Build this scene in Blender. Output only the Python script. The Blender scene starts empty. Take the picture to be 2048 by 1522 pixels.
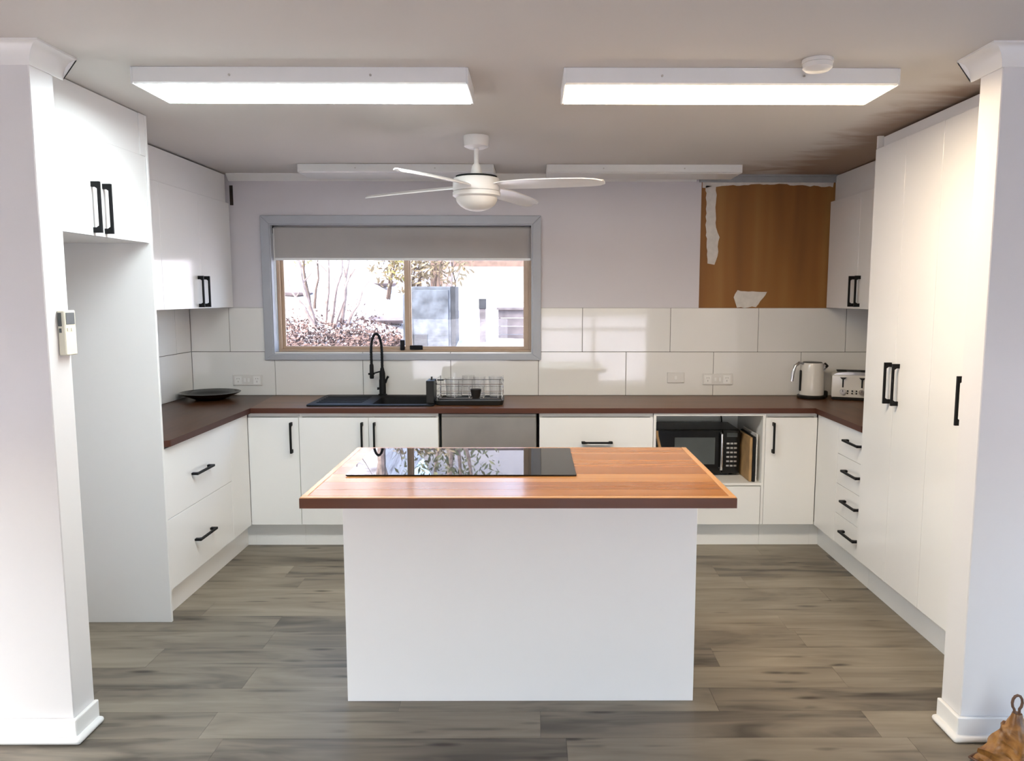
import bpy, bmesh, math, random
from mathutils import Vector, Matrix, noise
random.seed(7)
R = math.radians
sc = bpy.context.scene
col = sc.collection

# ------------------------------------------------------------------ camera
cam_d = bpy.data.cameras.new('camera'); cam = bpy.data.objects.new('camera', cam_d); col.objects.link(cam)
FPX = 1517.3
cam_d.sensor_fit = 'HORIZONTAL'; cam_d.sensor_width = 36.0
cam_d.lens = FPX / 2048 * 36.0
cam_d.shift_x = -(1072.9 - 1024) / 2048
cam_d.clip_start = 0.05; cam_d.clip_end = 300
cam.matrix_world = (Matrix.Translation((0, 0, 1.5656)) @ Matrix.Rotation(-0.0056, 4, 'Z')
                    @ Matrix.Rotation(math.pi / 2 - 0.1107, 4, 'X') @ Matrix.Rotation(0.0009, 4, 'Z'))
sc.camera = cam

# ------------------------------------------------------------------ view transform, sky, sun
vs = sc.view_settings
vs.view_transform = 'Standard'; vs.look = 'None'; vs.gamma = 1.0; vs.use_curve_mapping = False
vs.exposure = 0.80
SKY, SUN, LED_L, LED_R = 1.05, 3.0, 22.0, 19.0
w = bpy.data.worlds.new('sky'); sc.world = w; w.use_nodes = True
nt = w.node_tree; nt.nodes.clear()
o_ = nt.nodes.new('ShaderNodeOutputWorld'); b_ = nt.nodes.new('ShaderNodeBackground'); s_ = nt.nodes.new('ShaderNodeTexSky')
s_.sky_type = 'NISHITA'; s_.sun_disc = False; s_.sun_elevation = R(48); s_.sun_rotation = R(236)
s_.air_density = 1.0; s_.dust_density = 3.0; s_.ozone_density = 1.0
b_.inputs['Strength'].default_value = SKY
nt.links.new(s_.outputs[0], b_.inputs[0]); nt.links.new(b_.outputs[0], o_.inputs[0])
def light(name, kind, loc, direction, energy, **k):
    d = bpy.data.lights.new(name, kind); o = bpy.data.objects.new(name, d); col.objects.link(o)
    o.location = loc; o.rotation_euler = Vector(direction).to_track_quat('-Z', 'Y').to_euler(); d.energy = energy
    for a, v in k.items(): setattr(d, a, v)
    return o
light('sun', 'SUN', (0, 0, 20), (0.75, 0.5, -0.95), SUN, angle=R(0.6), color=(1.0, 0.95, 0.87))
def portal(name, x0, x1, z0, z1, y, dy):
    o = light(name, 'AREA', ((x0 + x1) / 2, y, (z0 + z1) / 2), (0, dy, 0), 1, shape='RECTANGLE', size=x1 - x0, size_y=z1 - z0)
    o.data.cycles.is_portal = True
portal('portal_kitchen_window', -1.80, 0.04, 1.16, 2.08, 5.36, -1)
portal('portal_glass_door', 0.1, 2.1, 0.0, 2.1, -3.16, 1)
portal('portal_added_low', -2.2, -0.4, 0.04, 1.2, -3.16, 1)  # sky light for the low window added behind the camera
portal_side = lambda name, x, dx, y0, y1: setattr(light(name, 'AREA', (x, (y0 + y1) / 2, 0.62), (dx, 0, 0), 1, shape='RECTANGLE', size=y1 - y0, size_y=1.16).data.cycles, 'is_portal', True)
portal_side('portal_added_left', -3.24, 1, 0.6, 2.35)  # serves the added side opening that lights the left wall end
portal_side('portal_added_right', 3.04, -1, 0.6, 2.35)  # same for the opening added on the right

# ------------------------------------------------------------------ materials
MATS = {}
def newmat(name):
    m = bpy.data.materials.new(name); m.use_nodes = True; MATS[name] = m
    return m, m.node_tree, m.node_tree.nodes['Principled BSDF']
def ramp(nt, fac, stops):
    r = nt.nodes.new('ShaderNodeValToRGB'); e = r.color_ramp.elements
    while len(e) < len(stops): e.new(0.5)
    for el, (p, c) in zip(e, stops):
        el.position = p; el.color = (*c, 1) if len(c) == 3 else c
    nt.links.new(fac, r.inputs[0]); return r.outputs[0]
def coords(nt, scale=(1, 1, 1), kind='Object', rnd=False, rot=(0, 0, 0)):
    tc = nt.nodes.new('ShaderNodeTexCoord'); out = tc.outputs[kind]
    if rnd:
        oi = nt.nodes.new('ShaderNodeObjectInfo'); mu = nt.nodes.new('ShaderNodeVectorMath'); mu.operation = 'SCALE'
        mu.inputs[0].default_value = (37.1, 53.7, 19.3); nt.links.new(oi.outputs['Random'], mu.inputs['Scale'])
        ad = nt.nodes.new('ShaderNodeVectorMath'); ad.operation = 'ADD'
        nt.links.new(out, ad.inputs[0]); nt.links.new(mu.outputs[0], ad.inputs[1]); out = ad.outputs[0]
    mp = nt.nodes.new('ShaderNodeMapping'); mp.inputs['Scale'].default_value = scale; mp.inputs['Rotation'].default_value = rot
    nt.links.new(out, mp.inputs[0]); return mp.outputs[0]
def noise_tex(nt, vec, scale, detail=3, rough=0.5, dist=0.0):
    n = nt.nodes.new('ShaderNodeTexNoise'); n.inputs['Scale'].default_value = scale
    n.inputs['Detail'].default_value = detail; n.inputs['Roughness'].default_value = rough; n.inputs['Distortion'].default_value = dist
    nt.links.new(vec, n.inputs['Vector']); return n.outputs['Fac']
def mix(nt, fac, a, b, mode='MIX'):
    m = nt.nodes.new('ShaderNodeMix'); m.data_type = 'RGBA'; m.blend_type = mode
    for sock, v in ((m.inputs[0], fac), (m.inputs[6], a), (m.inputs[7], b)):
        if isinstance(v, (int, float)): sock.default_value = v
        elif isinstance(v, tuple): sock.default_value = (*v, 1)
        else: nt.links.new(v, sock)
    return m.outputs[2]
def math_(nt, op, a, b=0.0, clamp=False):
    m = nt.nodes.new('ShaderNodeMath'); m.operation = op; m.use_clamp = clamp
    for s, v in ((m.inputs[0], a), (m.inputs[1], b)):
        if isinstance(v, (int, float)): s.default_value = v
        else: nt.links.new(v, s)
    return m.outputs[0]
def bump(nt, p, h, strength=0.2, dist=0.005):
    b = nt.nodes.new('ShaderNodeBump'); b.inputs['Strength'].default_value = strength; b.inputs['Distance'].default_value = dist
    nt.links.new(h, b.inputs['Height']); nt.links.new(b.outputs[0], p.inputs['Normal'])
def plain(name, c, rough=0.5, metal=0.0, var=0.04, scale=6.0, coat=0.0, spec=0.5, bmp=0.0, bscale=80):
    m, nt, p = newmat(name)
    n = noise_tex(nt, coords(nt), scale, 3)
    lo = tuple(max(0, v * (1 - var)) for v in c); hi = tuple(min(1, v * (1 + var)) for v in c)
    nt.links.new(ramp(nt, n, [(0.3, lo), (0.7, hi)]), p.inputs['Base Color'])
    p.inputs['Roughness'].default_value = rough; p.inputs['Metallic'].default_value = metal
    p.inputs['Coat Weight'].default_value = coat; p.inputs['Coat Roughness'].default_value = 0.04
    p.inputs['Specular IOR Level'].default_value = spec
    if bmp: bump(nt, p, noise_tex(nt, coords(nt), bscale, 2), bmp, 0.002)
    return m
plain('wall_paint', (0.64, 0.61, 0.635), 0.55, var=0.015, scale=1.5, bmp=0.05, bscale=160)
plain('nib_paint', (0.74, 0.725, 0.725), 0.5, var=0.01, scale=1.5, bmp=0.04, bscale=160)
plain('trim_white', (0.84, 0.83, 0.81), 0.35, var=0.015)
plain('architrave_grey', (0.42, 0.435, 0.475), 0.4, var=0.03)
plain('cabinet_white', (0.86, 0.855, 0.845), 0.16, var=0.006, scale=1.0, coat=0.25)
plain('carcass_white', (0.82, 0.81, 0.79), 0.35, var=0.01)
plain('island_white', (0.90, 0.89, 0.90), 0.35, var=0.006, scale=1.0)
plain('handle_black', (0.006, 0.006, 0.007), 0.55, var=0.1, spec=0.2)
plain('black_matt', (0.007, 0.007, 0.008), 0.6, var=0.2, scale=30, spec=0.25)
plain('black_gloss', (0.006, 0.0055, 0.0055), 0.15, var=0.1, spec=0.35)
plain('black_plastic', (0.012, 0.011, 0.010), 0.35, var=0.1, spec=0.35)
plain('cooktop_glass', (0.006, 0.006, 0.007), 0.012, var=0.05, spec=0.5)
plain('chrome', (0.72, 0.72, 0.74), 0.12, metal=1.0, var=0.02)
plain('steel', (0.55, 0.53, 0.50), 0.28, metal=1.0, var=0.05)
plain('brushed_steel', (0.42, 0.39, 0.36), 0.42, metal=0.7, var=0.08, scale=5)
plain('white_plastic', (0.72, 0.70, 0.67), 0.3, var=0.01)
plain('cream_plastic', (0.78, 0.75, 0.62), 0.4, var=0.02)
plain('screen_grey', (0.08, 0.09, 0.09), 0.2, var=0.1)
plain('enamel_cream', (0.78, 0.75, 0.70), 0.18, var=0.01, coat=0.4)
plain('light_body', (0.78, 0.78, 0.77), 0.45, var=0.01)
plain('globe_opal', (0.78, 0.75, 0.70), 0.5, var=0.01)
plain('fan_white', (0.82, 0.80, 0.77), 0.35, var=0.01)
plain('fan_underside', (0.55, 0.52, 0.50), 0.45, var=0.02)
plain('tan_aluminium', (0.50, 0.36, 0.25), 0.4, var=0.04, scale=12)
plain('blind_fabric', (0.42, 0.395, 0.38), 0.85, var=0.03, scale=3, bmp=0.2, bscale=600)
plain('grout', (0.16, 0.145, 0.13), 0.9, var=0.1, scale=40)
plain('gap_dark', (0.03, 0.02, 0.015), 0.9, var=0.2)
plain('plaster', (0.66, 0.62, 0.57), 0.85, var=0.08, scale=25)
plain('batten_grey', (0.34, 0.35, 0.36), 0.7, var=0.08, scale=9)
plain('board_wood', (0.42, 0.26, 0.12), 0.5, var=0.2, scale=14)
plain('rope_brown', (0.13, 0.07, 0.045), 0.8, var=0.2, scale=90)
plain('grey_metal', (0.075, 0.085, 0.10), 0.55, var=0.55, scale=7, spec=0.3)
plain('dark_metal', (0.03, 0.032, 0.036), 0.6, var=0.3, scale=9, spec=0.2)
plain('pale_render', (0.85, 0.83, 0.80), 0.8, var=0.04)
plain('weathered_timber', (0.11, 0.095, 0.10), 0.8, var=0.35, scale=9)
plain('red_brick', (0.17, 0.11, 0.085), 0.85, var=0.25, scale=8)
plain('bark', (0.24, 0.18, 0.16), 0.85, var=0.4, scale=14)
plain('bark_brown', (0.075, 0.05, 0.04), 0.85, var=0.4, scale=14)
plain('leaf_yellow', (0.26, 0.23, 0.05), 0.6, var=0.3, scale=3)
plain('leaf_green', (0.13, 0.13, 0.065), 0.6, var=0.4, scale=3)
plain('leaf_brown', (0.15, 0.10, 0.065), 0.7, var=0.4, scale=3)
plain('dry_grass', (0.20, 0.15, 0.085), 0.8, var=0.35, scale=4)
plain('litter_brown', (0.095, 0.055, 0.045), 0.85, var=0.5, scale=3)
plain('rock_grey', (0.15, 0.125, 0.13), 0.85, var=0.35, scale=6, bmp=0.4, bscale=20)
plain('roof_metal', (0.22, 0.20, 0.20), 0.5, var=0.1)

# wall tile: glossy off-white
m, nt, p = newmat('tile_white')
n = noise_tex(nt, coords(nt, rnd=True), 2.0, 1)
nt.links.new(ramp(nt, n, [(0.3, (0.80, 0.785, 0.755)), (0.7, (0.825, 0.81, 0.785))]), p.inputs['Base Color'])
p.inputs['Roughness'].default_value = 0.06; p.inputs['Coat Weight'].default_value = 0.6; p.inputs['Coat Roughness'].default_value = 0.03
bump(nt, p, n, 0.02, 0.01)

# ceiling paint with brown water stains along the right hand side
m, nt, p = newmat('ceiling_paint')
geo = nt.nodes.new('ShaderNodeNewGeometry'); sep = nt.nodes.new('ShaderNodeSeparateXYZ'); nt.links.new(geo.outputs['Position'], sep.inputs[0])
def sstep(v, a, b):
    mr = nt.nodes.new('ShaderNodeMapRange'); mr.interpolation_type = 'SMOOTHSTEP'
    mr.inputs['From Min'].default_value = a; mr.inputs['From Max'].default_value = b; nt.links.new(v, mr.inputs['Value']); return mr.outputs[0]
nz = noise_tex(nt, coords(nt, (1.0, 2.6, 1), 'Object'), 2.4, 4, 0.55, 0.6)
xw = math_(nt, 'ADD', sep.outputs[0], math_(nt, 'MULTIPLY', nz, 0.5))
near_wall = math_(nt, 'MULTIPLY', sstep(xw, 1.72, 2.02), sstep(sep.outputs[1], 2.75, 3.1))
corner = math_(nt, 'MULTIPLY', sstep(xw, 1.35, 2.05), sstep(sep.outputs[1], 4.35, 5.15))
blotch = math_(nt, 'MULTIPLY', corner, sstep(nz, 0.38, 0.60))
st = math_(nt, 'MAXIMUM', math_(nt, 'MULTIPLY', near_wall, 0.75), math_(nt, 'MULTIPLY', blotch, 0.8), True)
base = ramp(nt, noise_tex(nt, coords(nt), 0.8, 2), [(0.3, (0.60, 0.57, 0.535)), (0.7, (0.63, 0.60, 0.565))])
nt.links.new(mix(nt, st, base, (0.25, 0.135, 0.06)), p.inputs['Base Color']); p.inputs['Roughness'].default_value = 0.8

# timber: staves
def timber(name, cols, rough, along='X', coat=0.15, streak=1.0, rw=0.45):
    m, nt, p = newmat(name)
    s1 = (0.9, 22, 22) if along == 'X' else (22, 0.9, 22)
    s2 = (0.35, 5, 5) if along == 'X' else (5, 0.35, 5)
    g = noise_tex(nt, coords(nt, s1, rnd=True), 3.0, 5, 0.6, 0.4)
    c2 = noise_tex(nt, coords(nt, s2, rnd=True), 2.2, 3, 0.5, 0.8)
    oi = nt.nodes.new('ShaderNodeObjectInfo')
    f = math_(nt, 'ADD', math_(nt, 'MULTIPLY', c2, 1 - rw), math_(nt, 'MULTIPLY', oi.outputs['Random'], rw))
    c = ramp(nt, f, [(0.2, cols[0]), (0.5, cols[1]), (0.8, cols[2])])
    c = mix(nt, math_(nt, 'MULTIPLY', g, 0.5 * streak), c, tuple(v * 0.45 for v in cols[0]), 'MIX')
    nt.links.new(c, p.inputs['Base Color']); p.inputs['Roughness'].default_value = rough
    p.inputs['Coat Weight'].default_value = coat; p.inputs['Coat Roughness'].default_value = 0.12
    bump(nt, p, g, 0.05, 0.002)
timber('walnut_x', [(0.062, 0.021, 0.007), (0.13, 0.049, 0.018), (0.22, 0.096, 0.040)], 0.36, coat=0.05)
timber('walnut_y', [(0.062, 0.021, 0.007), (0.13, 0.049, 0.018), (0.22, 0.096, 0.040)], 0.36, 'Y', coat=0.05)
for k_ in ('walnut_x', 'walnut_y'): MATS[k_].node_tree.nodes['Principled BSDF'].inputs['Specular IOR Level'].default_value = 0.25
timber('walnut_edge', [(0.060, 0.014, 0.005), (0.080, 0.020, 0.008), (0.11, 0.030, 0.012)], 0.5, coat=0.0)
timber('blackwood_x', [(0.26, 0.085, 0.018), (0.40, 0.155, 0.042), (0.54, 0.26, 0.095)], 0.26, coat=0.3, streak=0.9, rw=0.42)
timber('blackwood_edge', [(0.12, 0.034, 0.012), (0.155, 0.046, 0.017), (0.19, 0.06, 0.023)], 0.35, coat=0.2)
timber('blackwood_trim', [(0.50, 0.24, 0.085), (0.56, 0.28, 0.11), (0.60, 0.32, 0.14)], 0.28, coat=0.3, streak=0.5)

# floor: grey brown oak boards with knots
m, nt, p = newmat('floor_oak')
grain = noise_tex(nt, coords(nt, (1.3, 26, 1), rnd=True), 2.5, 6, 0.62, 0.5)
cloud = noise_tex(nt, coords(nt, (0.8, 4.5, 1), rnd=True), 2.0, 3, 0.5, 1.2)
oi = nt.nodes.new('ShaderNodeObjectInfo')
f = math_(nt, 'ADD', math_(nt, 'MULTIPLY', cloud, 0.75), math_(nt, 'MULTIPLY', oi.outputs['Random'], 0.25))
c = ramp(nt, f, [(0.28, (0.085, 0.072, 0.055)), (0.45, (0.22, 0.187, 0.142)), (0.75, (0.36, 0.312, 0.24))])
c = mix(nt, math_(nt, 'MULTIPLY', grain, 0.38), c, (0.09, 0.072, 0.055))
vo = nt.nodes.new('ShaderNodeTexVoronoi'); vo.inputs['Scale'].default_value = 1.0
wob = nt.nodes.new('ShaderNodeTexNoise'); wob.inputs['Scale'].default_value = 9.0
vc = coords(nt, (2.8, 13, 1), rnd=True)
nt.links.new(vc, vo.inputs['Vector'])
kn = ramp(nt, vo.outputs['Distance'], [(0.07, (1, 1, 1)), (0.22, (0, 0, 0))])
vo2 = nt.nodes.new('ShaderNodeTexVoronoi'); vo2.inputs['Scale'].default_value = 1.0
nt.links.new(coords(nt, (1.3, 24, 1), rnd=True), vo2.inputs['Vector'])
kn2 = ramp(nt, vo2.outputs['Distance'], [(0.02, (0.75, 0.75, 0.75)), (0.30, (0, 0, 0))])
km = math_(nt, 'MULTIPLY', math_(nt, 'MAXIMUM', kn, kn2), ramp(nt, noise_tex(nt, coords(nt, (1, 3, 1), rnd=True), 3.1, 2), [(0.40, (0, 0, 0)), (0.52, (1, 1, 1))]))
c = mix(nt, math_(nt, 'MULTIPLY', km, 0.9), c, (0.035, 0.024, 0.016))
nt.links.new(c, p.inputs['Base Color']); p.inputs['Roughness'].default_value = 0.42; p.inputs['Specular IOR Level'].default_value = 0.4
bump(nt, p, grain, 0.06, 0.002)

# old painted board where the rangehood was
m, nt, p = newmat('bare_board')
n1 = noise_tex(nt, coords(nt, (3.4, 0.5, 0.30)), 1.6, 2, 0.5, 0.3)
c = ramp(nt, n1, [(0.3, (0.17, 0.060, 0.008)), (0.5, (0.25, 0.098, 0.015)), (0.72, (0.31, 0.145, 0.035))])
nt.links.new(c, p.inputs['Base Color']); p.inputs['Roughness'].default_value = 0.6

# brown leather
m, nt, p = newmat('leather_brown')
n1 = noise_tex(nt, coords(nt), 16, 4, 0.6, 0.5)
nt.links.new(ramp(nt, n1, [(0.32, (0.10, 0.036, 0.008)), (0.5, (0.26, 0.115, 0.025)), (0.75, (0.44, 0.23, 0.07))]), p.inputs['Base Color'])
p.inputs['Roughness'].default_value = 0.38; bump(nt, p, noise_tex(nt, coords(nt), 40, 3), 0.3, 0.004)

# thin glass: mostly clear, reflecting by angle
def pane(name, tint=(1, 1, 1), rough=0.0, base=0.04):
    m = bpy.data.materials.new(name); m.use_nodes = True; MATS[name] = m; nt = m.node_tree; nt.nodes.clear()
    o = nt.nodes.new('ShaderNodeOutputMaterial'); t = nt.nodes.new('ShaderNodeBsdfTransparent'); g = nt.nodes.new('ShaderNodeBsdfGlossy')
    mx = nt.nodes.new('ShaderNodeMixShader'); lw = nt.nodes.new('ShaderNodeLayerWeight'); lw.inputs['Blend'].default_value = 0.5
    fa = math_(nt, 'ADD', math_(nt, 'MULTIPLY', math_(nt, 'POWER', lw.outputs['Facing'], 4.0), 0.85), base, True)
    t.inputs[0].default_value = (*tint, 1); g.inputs['Roughness'].default_value = rough
    nt.links.new(fa, mx.inputs[0]); nt.links.new(t.outputs[0], mx.inputs[1]); nt.links.new(g.outputs[0], mx.inputs[2])
    nt.links.new(mx.outputs[0], o.inputs[0])
pane('window_glass', (0.97, 0.98, 0.98)); pane('tumbler_glass', (0.97, 0.975, 0.98), base=0.07)

# light emitting diffusers
def glow(name, c, s):
    m, nt, p = newmat(name)
    p.inputs['Base Color'].default_value = (0.9, 0.9, 0.9, 1)
    p.inputs['Emission Color'].default_value = (*c, 1); p.inputs['Emission Strength'].default_value = s
glow('led_cool', (0.86, 0.97, 1.0), LED_L); glow('led_warm', (1.0, 0.80, 0.55), LED_R)

# outside ground: pale dry soil
m, nt, p = newmat('pale_soil')
n1 = noise_tex(nt, coords(nt, (1, 1, 1)), 1.4, 5, 0.65)
nt.links.new(ramp(nt, n1, [(0.33, (0.28, 0.235, 0.24)), (0.46, (0.56, 0.50, 0.50)), (0.6, (0.78, 0.73, 0.71))]), p.inputs['Base Color'])
p.inputs['Roughness'].default_value = 0.9; bump(nt, p, noise_tex(nt, coords(nt), 18, 3), 0.5, 0.03)
M = MATS

# ------------------------------------------------------------------ mesh helpers
class MB:
    def __init__(s): s.v = []; s.f = []; s.mi = []; s.cur = 0
    def add(s, vs_, fs):
        o = len(s.v); s.v += [tuple(v) for v in vs_]; s.f += [[o + i for i in f] for f in fs]; s.mi += [s.cur] * len(fs); return s
    def box(s, x0, x1, y0, y1, z0, z1):
        return s.add([(x0, y0, z0), (x1, y0, z0), (x1, y1, z0), (x0, y1, z0), (x0, y0, z1), (x1, y0, z1), (x1, y1, z1), (x0, y1, z1)],
                     [(0, 3, 2, 1), (4, 5, 6, 7), (0, 1, 5, 4), (1, 2, 6, 5), (2, 3, 7, 6), (3, 0, 4, 7)])
    def prism(s, pts, axis, a, b):   # polygon in the other two axes, extruded along axis
        def P(u, v, t): return {'X': (t, u, v), 'Y': (u, t, v), 'Z': (u, v, t)}[axis]
        n = len(pts)
        vs_ = [P(u, v, a) for u, v in pts] + [P(u, v, b) for u, v in pts]
        return s.add(vs_, [list(range(n))[::-1], list(range(n, 2 * n))] + [(i, (i + 1) % n, n + (i + 1) % n, n + i) for i in range(n)])
    def tube(s, path, r, n=8, caps=True):
        path = [Vector(p) for p in path]; rs = r if isinstance(r, (list, tuple)) else [r] * len(path)
        rings = []; up = Vector((0, 0, 1)); prev = None
        for i, p_ in enumerate(path):
            d = (path[min(i + 1, len(path) - 1)] - path[max(i - 1, 0)]).normalized()
            if prev is None:
                a = d.cross(up if abs(d.z) < 0.9 else Vector((1, 0, 0))).normalized()
            else:
                a = (prev - d * prev.dot(d)).normalized()
            prev = a; b = d.cross(a)
            rings.append([p_ + (a * math.cos(t) + b * math.sin(t)) * rs[i] for t in [2 * math.pi * k / n for k in range(n)]])
        vs_ = [v for rg in rings for v in rg]; fs = []
        for i in range(len(path) - 1):
            for k in range(n):
                fs.append((i * n + k, i * n + (k + 1) % n, (i + 1) * n + (k + 1) % n, (i + 1) * n + k))
        if caps: fs += [list(range(n))[::-1], [(len(path) - 1) * n + k for k in range(n)]]
        return s.add(vs_, fs)
    def lathe(s, prof, cx=0, cy=0, n=28, cz=0, caps=True):
        vs_ = []; fs = []
        for r, z in prof:
            for k in range(n):
                t = 2 * math.pi * k / n; vs_.append((cx + r * math.cos(t), cy + r * math.sin(t), cz + z))
        for i in range(len(prof) - 1):
            for k in range(n): fs.append((i * n + k, i * n + (k + 1) % n, (i + 1) * n + (k + 1) % n, (i + 1) * n + k))
        if caps: fs += [list(range(n))[::-1], [(len(prof) - 1) * n + k for k in range(n)]]
        return s.add(vs_, fs)
def frame(x0, x1, z0, z1, y0, y1, t, tb=None, tt=None):
    tb = t if tb is None else tb; tt = t if tt is None else tt
    return MB().box(x0, x1, y0, y1, z0, z0 + tb).box(x0, x1, y0, y1, z1 - tt, z1).box(x0, x0 + t, y0, y1, z0 + tb, z1 - tt).box(x1 - t, x1, y0, y1, z0 + tb, z1 - tt)
WL = {}
def obj(name, mb, mat, parent=None, bevel=0.0, smooth=False, seg=1, label=None):
    xs = list(zip(*mb.v)); c = Vector([(min(a) + max(a)) / 2 for a in xs])
    me = bpy.data.meshes.new(name); me.from_pydata([Vector(v) - c for v in mb.v], [], mb.f)
    mats = mat if isinstance(mat, list) else [mat]
    for mm in mats: me.materials.append(M[mm])
    if len(mats) > 1: me.polygons.foreach_set('material_index', mb.mi)
    bm = bmesh.new(); bm.from_mesh(me); bmesh.ops.recalc_face_normals(bm, faces=bm.faces)
    if bevel:
        es = [e for e in bm.edges if len(e.link_faces) == 2 and e.calc_face_angle(0) > 0.6]
        bmesh.ops.bevel(bm, geom=es, offset=bevel, segments=seg, profile=0.5, affect='EDGES', clamp_overlap=True)
    bm.to_mesh(me); bm.free()
    if smooth:
        me.polygons.foreach_set('use_smooth', [True] * len(me.polygons)); me.set_sharp_from_angle(angle=R(40))
    o = bpy.data.objects.new(name, me); col.objects.link(o)
    if parent is not None:
        o.parent = parent; o.location = c - WL[parent.name]; WL[o.name] = WL[parent.name] + o.location
    else:
        o.location = c; WL[o.name] = c
    if label: o['label'] = label
    return o
def tag(o, label, cat, group=None):
    o['label'] = label; o['category'] = cat
    if group: o['group'] = group
    return o
def thing(name, loc, label, cat, group=None, rz=0.0, local=False):
    o = bpy.data.objects.new(name, None); col.objects.link(o); o.empty_display_size = 0.1
    o.location = loc; o.rotation_euler = (0, 0, rz); WL[o.name] = Vector((0, 0, 0)) if local else Vector(loc)
    return tag(o, label, cat, group)
def struct(name, mb, mat, parent=None, **k):
    o = obj(name, mb, mat, parent, **k); o['kind'] = 'structure'; return o

ZC, CT = 0.885, 0.032         # worktop height, thickness
HC = 2.374                    # ceiling
YB = 5.20                     # back wall
XL, XR = -2.34, 2.34          # side walls
YF = 4.60                     # front of doors in back run
YW0, YW1 = 2.54, 2.665        # wall with the wide opening
# ------------------------------------------------------------------ room shell
fl = struct('floor', MB().box(-3.2, 3.0, -3.3, 5.3, -0.12, -0.006), 'grout')
PW = 0.174
row = 0
for r_ in range(-8, 11):
    y0 = 2.895 + PW * r_; y1 = y0 + PW
    xa, xb = (-3.1, 2.9) if y1 < YW0 + 0.02 else (XL + 0.0, XR)
    if y0 < YW0 < y1: xa, xb = (-3.1, 2.9)
    if y0 > 4.70: break
    x = xa - random.uniform(0, 1.2)
    while x < xb:
        a, b = max(x, xa), min(x + 1.22, xb); x += 1.22
        if b - a < 0.02: continue
        obj('plank', MB().box(a + 0.0004, b - 0.0004, y0 + 0.0004, y1 - 0.0004, -0.006, 0.0), 'floor_oak', fl)
# living area behind: one sheet of the same boards
obj('board_sheet', MB().box(-3.1, 2.9, -3.2, 2.895 - PW * 8 - 0.001, -0.006, 0.0), 'floor_oak', fl)

struct('ceiling', MB().box(-3.3, 3.1, -3.5, 5.75, HC, HC + 0.15), 'ceiling_paint')
OX0, OX1, OZ0, OZ1 = -1.768, 0.003, 1.165, 2.048      # kitchen window opening
wb = struct('wall_back', MB().box(XL - 0.12, OX0, YB, YB + 0.13, -0.1, HC).box(OX1, XR + 0.12, YB, YB + 0.13, -0.1, HC)
            .box(OX0, OX1, YB, YB + 0.13, -0.1, OZ0).box(OX0, OX1, YB, YB + 0.13, OZ1, HC), 'wall_paint')
wl_ = struct('wall_left', MB().box(XL - 0.12, XL, YW1, YB, -0.1, HC), 'wall_paint')
wr_ = struct('wall_right', MB().box(XR, XR + 0.12, YW1, YB, -0.1, HC), 'wall_paint')
NL, NR = -1.617, 1.521
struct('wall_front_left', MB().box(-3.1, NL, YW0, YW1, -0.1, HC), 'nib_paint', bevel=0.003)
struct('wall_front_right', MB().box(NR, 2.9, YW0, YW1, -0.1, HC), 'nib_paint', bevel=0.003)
for sd, xa, xb in (('left', -3.22, -3.1), ('right', 2.9, 3.02)):      # unseen low glazing, added to brighten the wall ends and island front
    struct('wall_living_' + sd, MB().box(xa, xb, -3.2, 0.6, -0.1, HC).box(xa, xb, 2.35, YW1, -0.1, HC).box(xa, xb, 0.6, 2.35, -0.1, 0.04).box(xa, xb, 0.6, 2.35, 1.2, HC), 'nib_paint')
    sw = struct('added_window_2' if sd == 'left' else 'added_window_3', MB().box(xa + .03, xb - .03, 0.6, 2.35, 0.04, 0.09).box(xa + .03, xb - .03, 0.6, 2.35, 1.15, 1.2).box(xa + .03, xb - .03, 0.6, 0.65, 0.09, 1.15)
           .box(xa + .03, xb - .03, 2.30, 2.35, 0.09, 1.15).box(xa + .03, xb - .03, 1.45, 1.5, 0.09, 1.15), 'trim_white')
    for a, b in ((0.65, 1.45), (1.5, 2.30)): obj('pane', MB().box(xa + .057, xa + .063, a, b, 0.09, 1.15), 'window_glass', sw)
# wall behind the camera with a glass sliding door
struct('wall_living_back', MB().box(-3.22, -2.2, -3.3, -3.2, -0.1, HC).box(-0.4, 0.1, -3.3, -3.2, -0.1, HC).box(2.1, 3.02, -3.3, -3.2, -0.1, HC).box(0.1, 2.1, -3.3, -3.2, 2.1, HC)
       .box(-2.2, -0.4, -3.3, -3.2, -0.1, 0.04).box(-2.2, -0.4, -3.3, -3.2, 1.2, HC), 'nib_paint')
w4 = struct('added_window_4', frame(-2.2, -0.4, 0.04, 1.2, -3.28, -3.22, 0.05).box(-1.325, -1.275, -3.28, -3.22, 0.09, 1.15), 'trim_white')  # unseen low window, added so more daylight reaches the island front
for a, b in ((-2.15, -1.325), (-1.275, -0.45)): obj('pane', MB().box(a, b, -3.253, -3.247, 0.09, 1.15), 'window_glass', w4)
d1 = struct('door_1', MB().box(0.1, 2.1, -3.28, -3.22, 0, 0.05).box(0.1, 2.1, -3.28, -3.22, 2.04, 2.1).box(0.1, 0.16, -3.28, -3.22, 0.05, 2.04)
            .box(2.04, 2.1, -3.28, -3.22, 0.05, 2.04).box(1.07, 1.13, -3.28, -3.22, 0.05, 2.04).box(0.16, 2.04, -3.27, -3.23, 0.95, 1.0), 'trim_white')
for a, b in ((0.16, 1.07), (1.13, 2.04)):
    for z0, z1 in ((0.05, 0.95), (1.0, 2.04)): obj('pane', MB().box(a, b, -3.253, -3.247, z0, z1), 'window_glass', d1)

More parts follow.
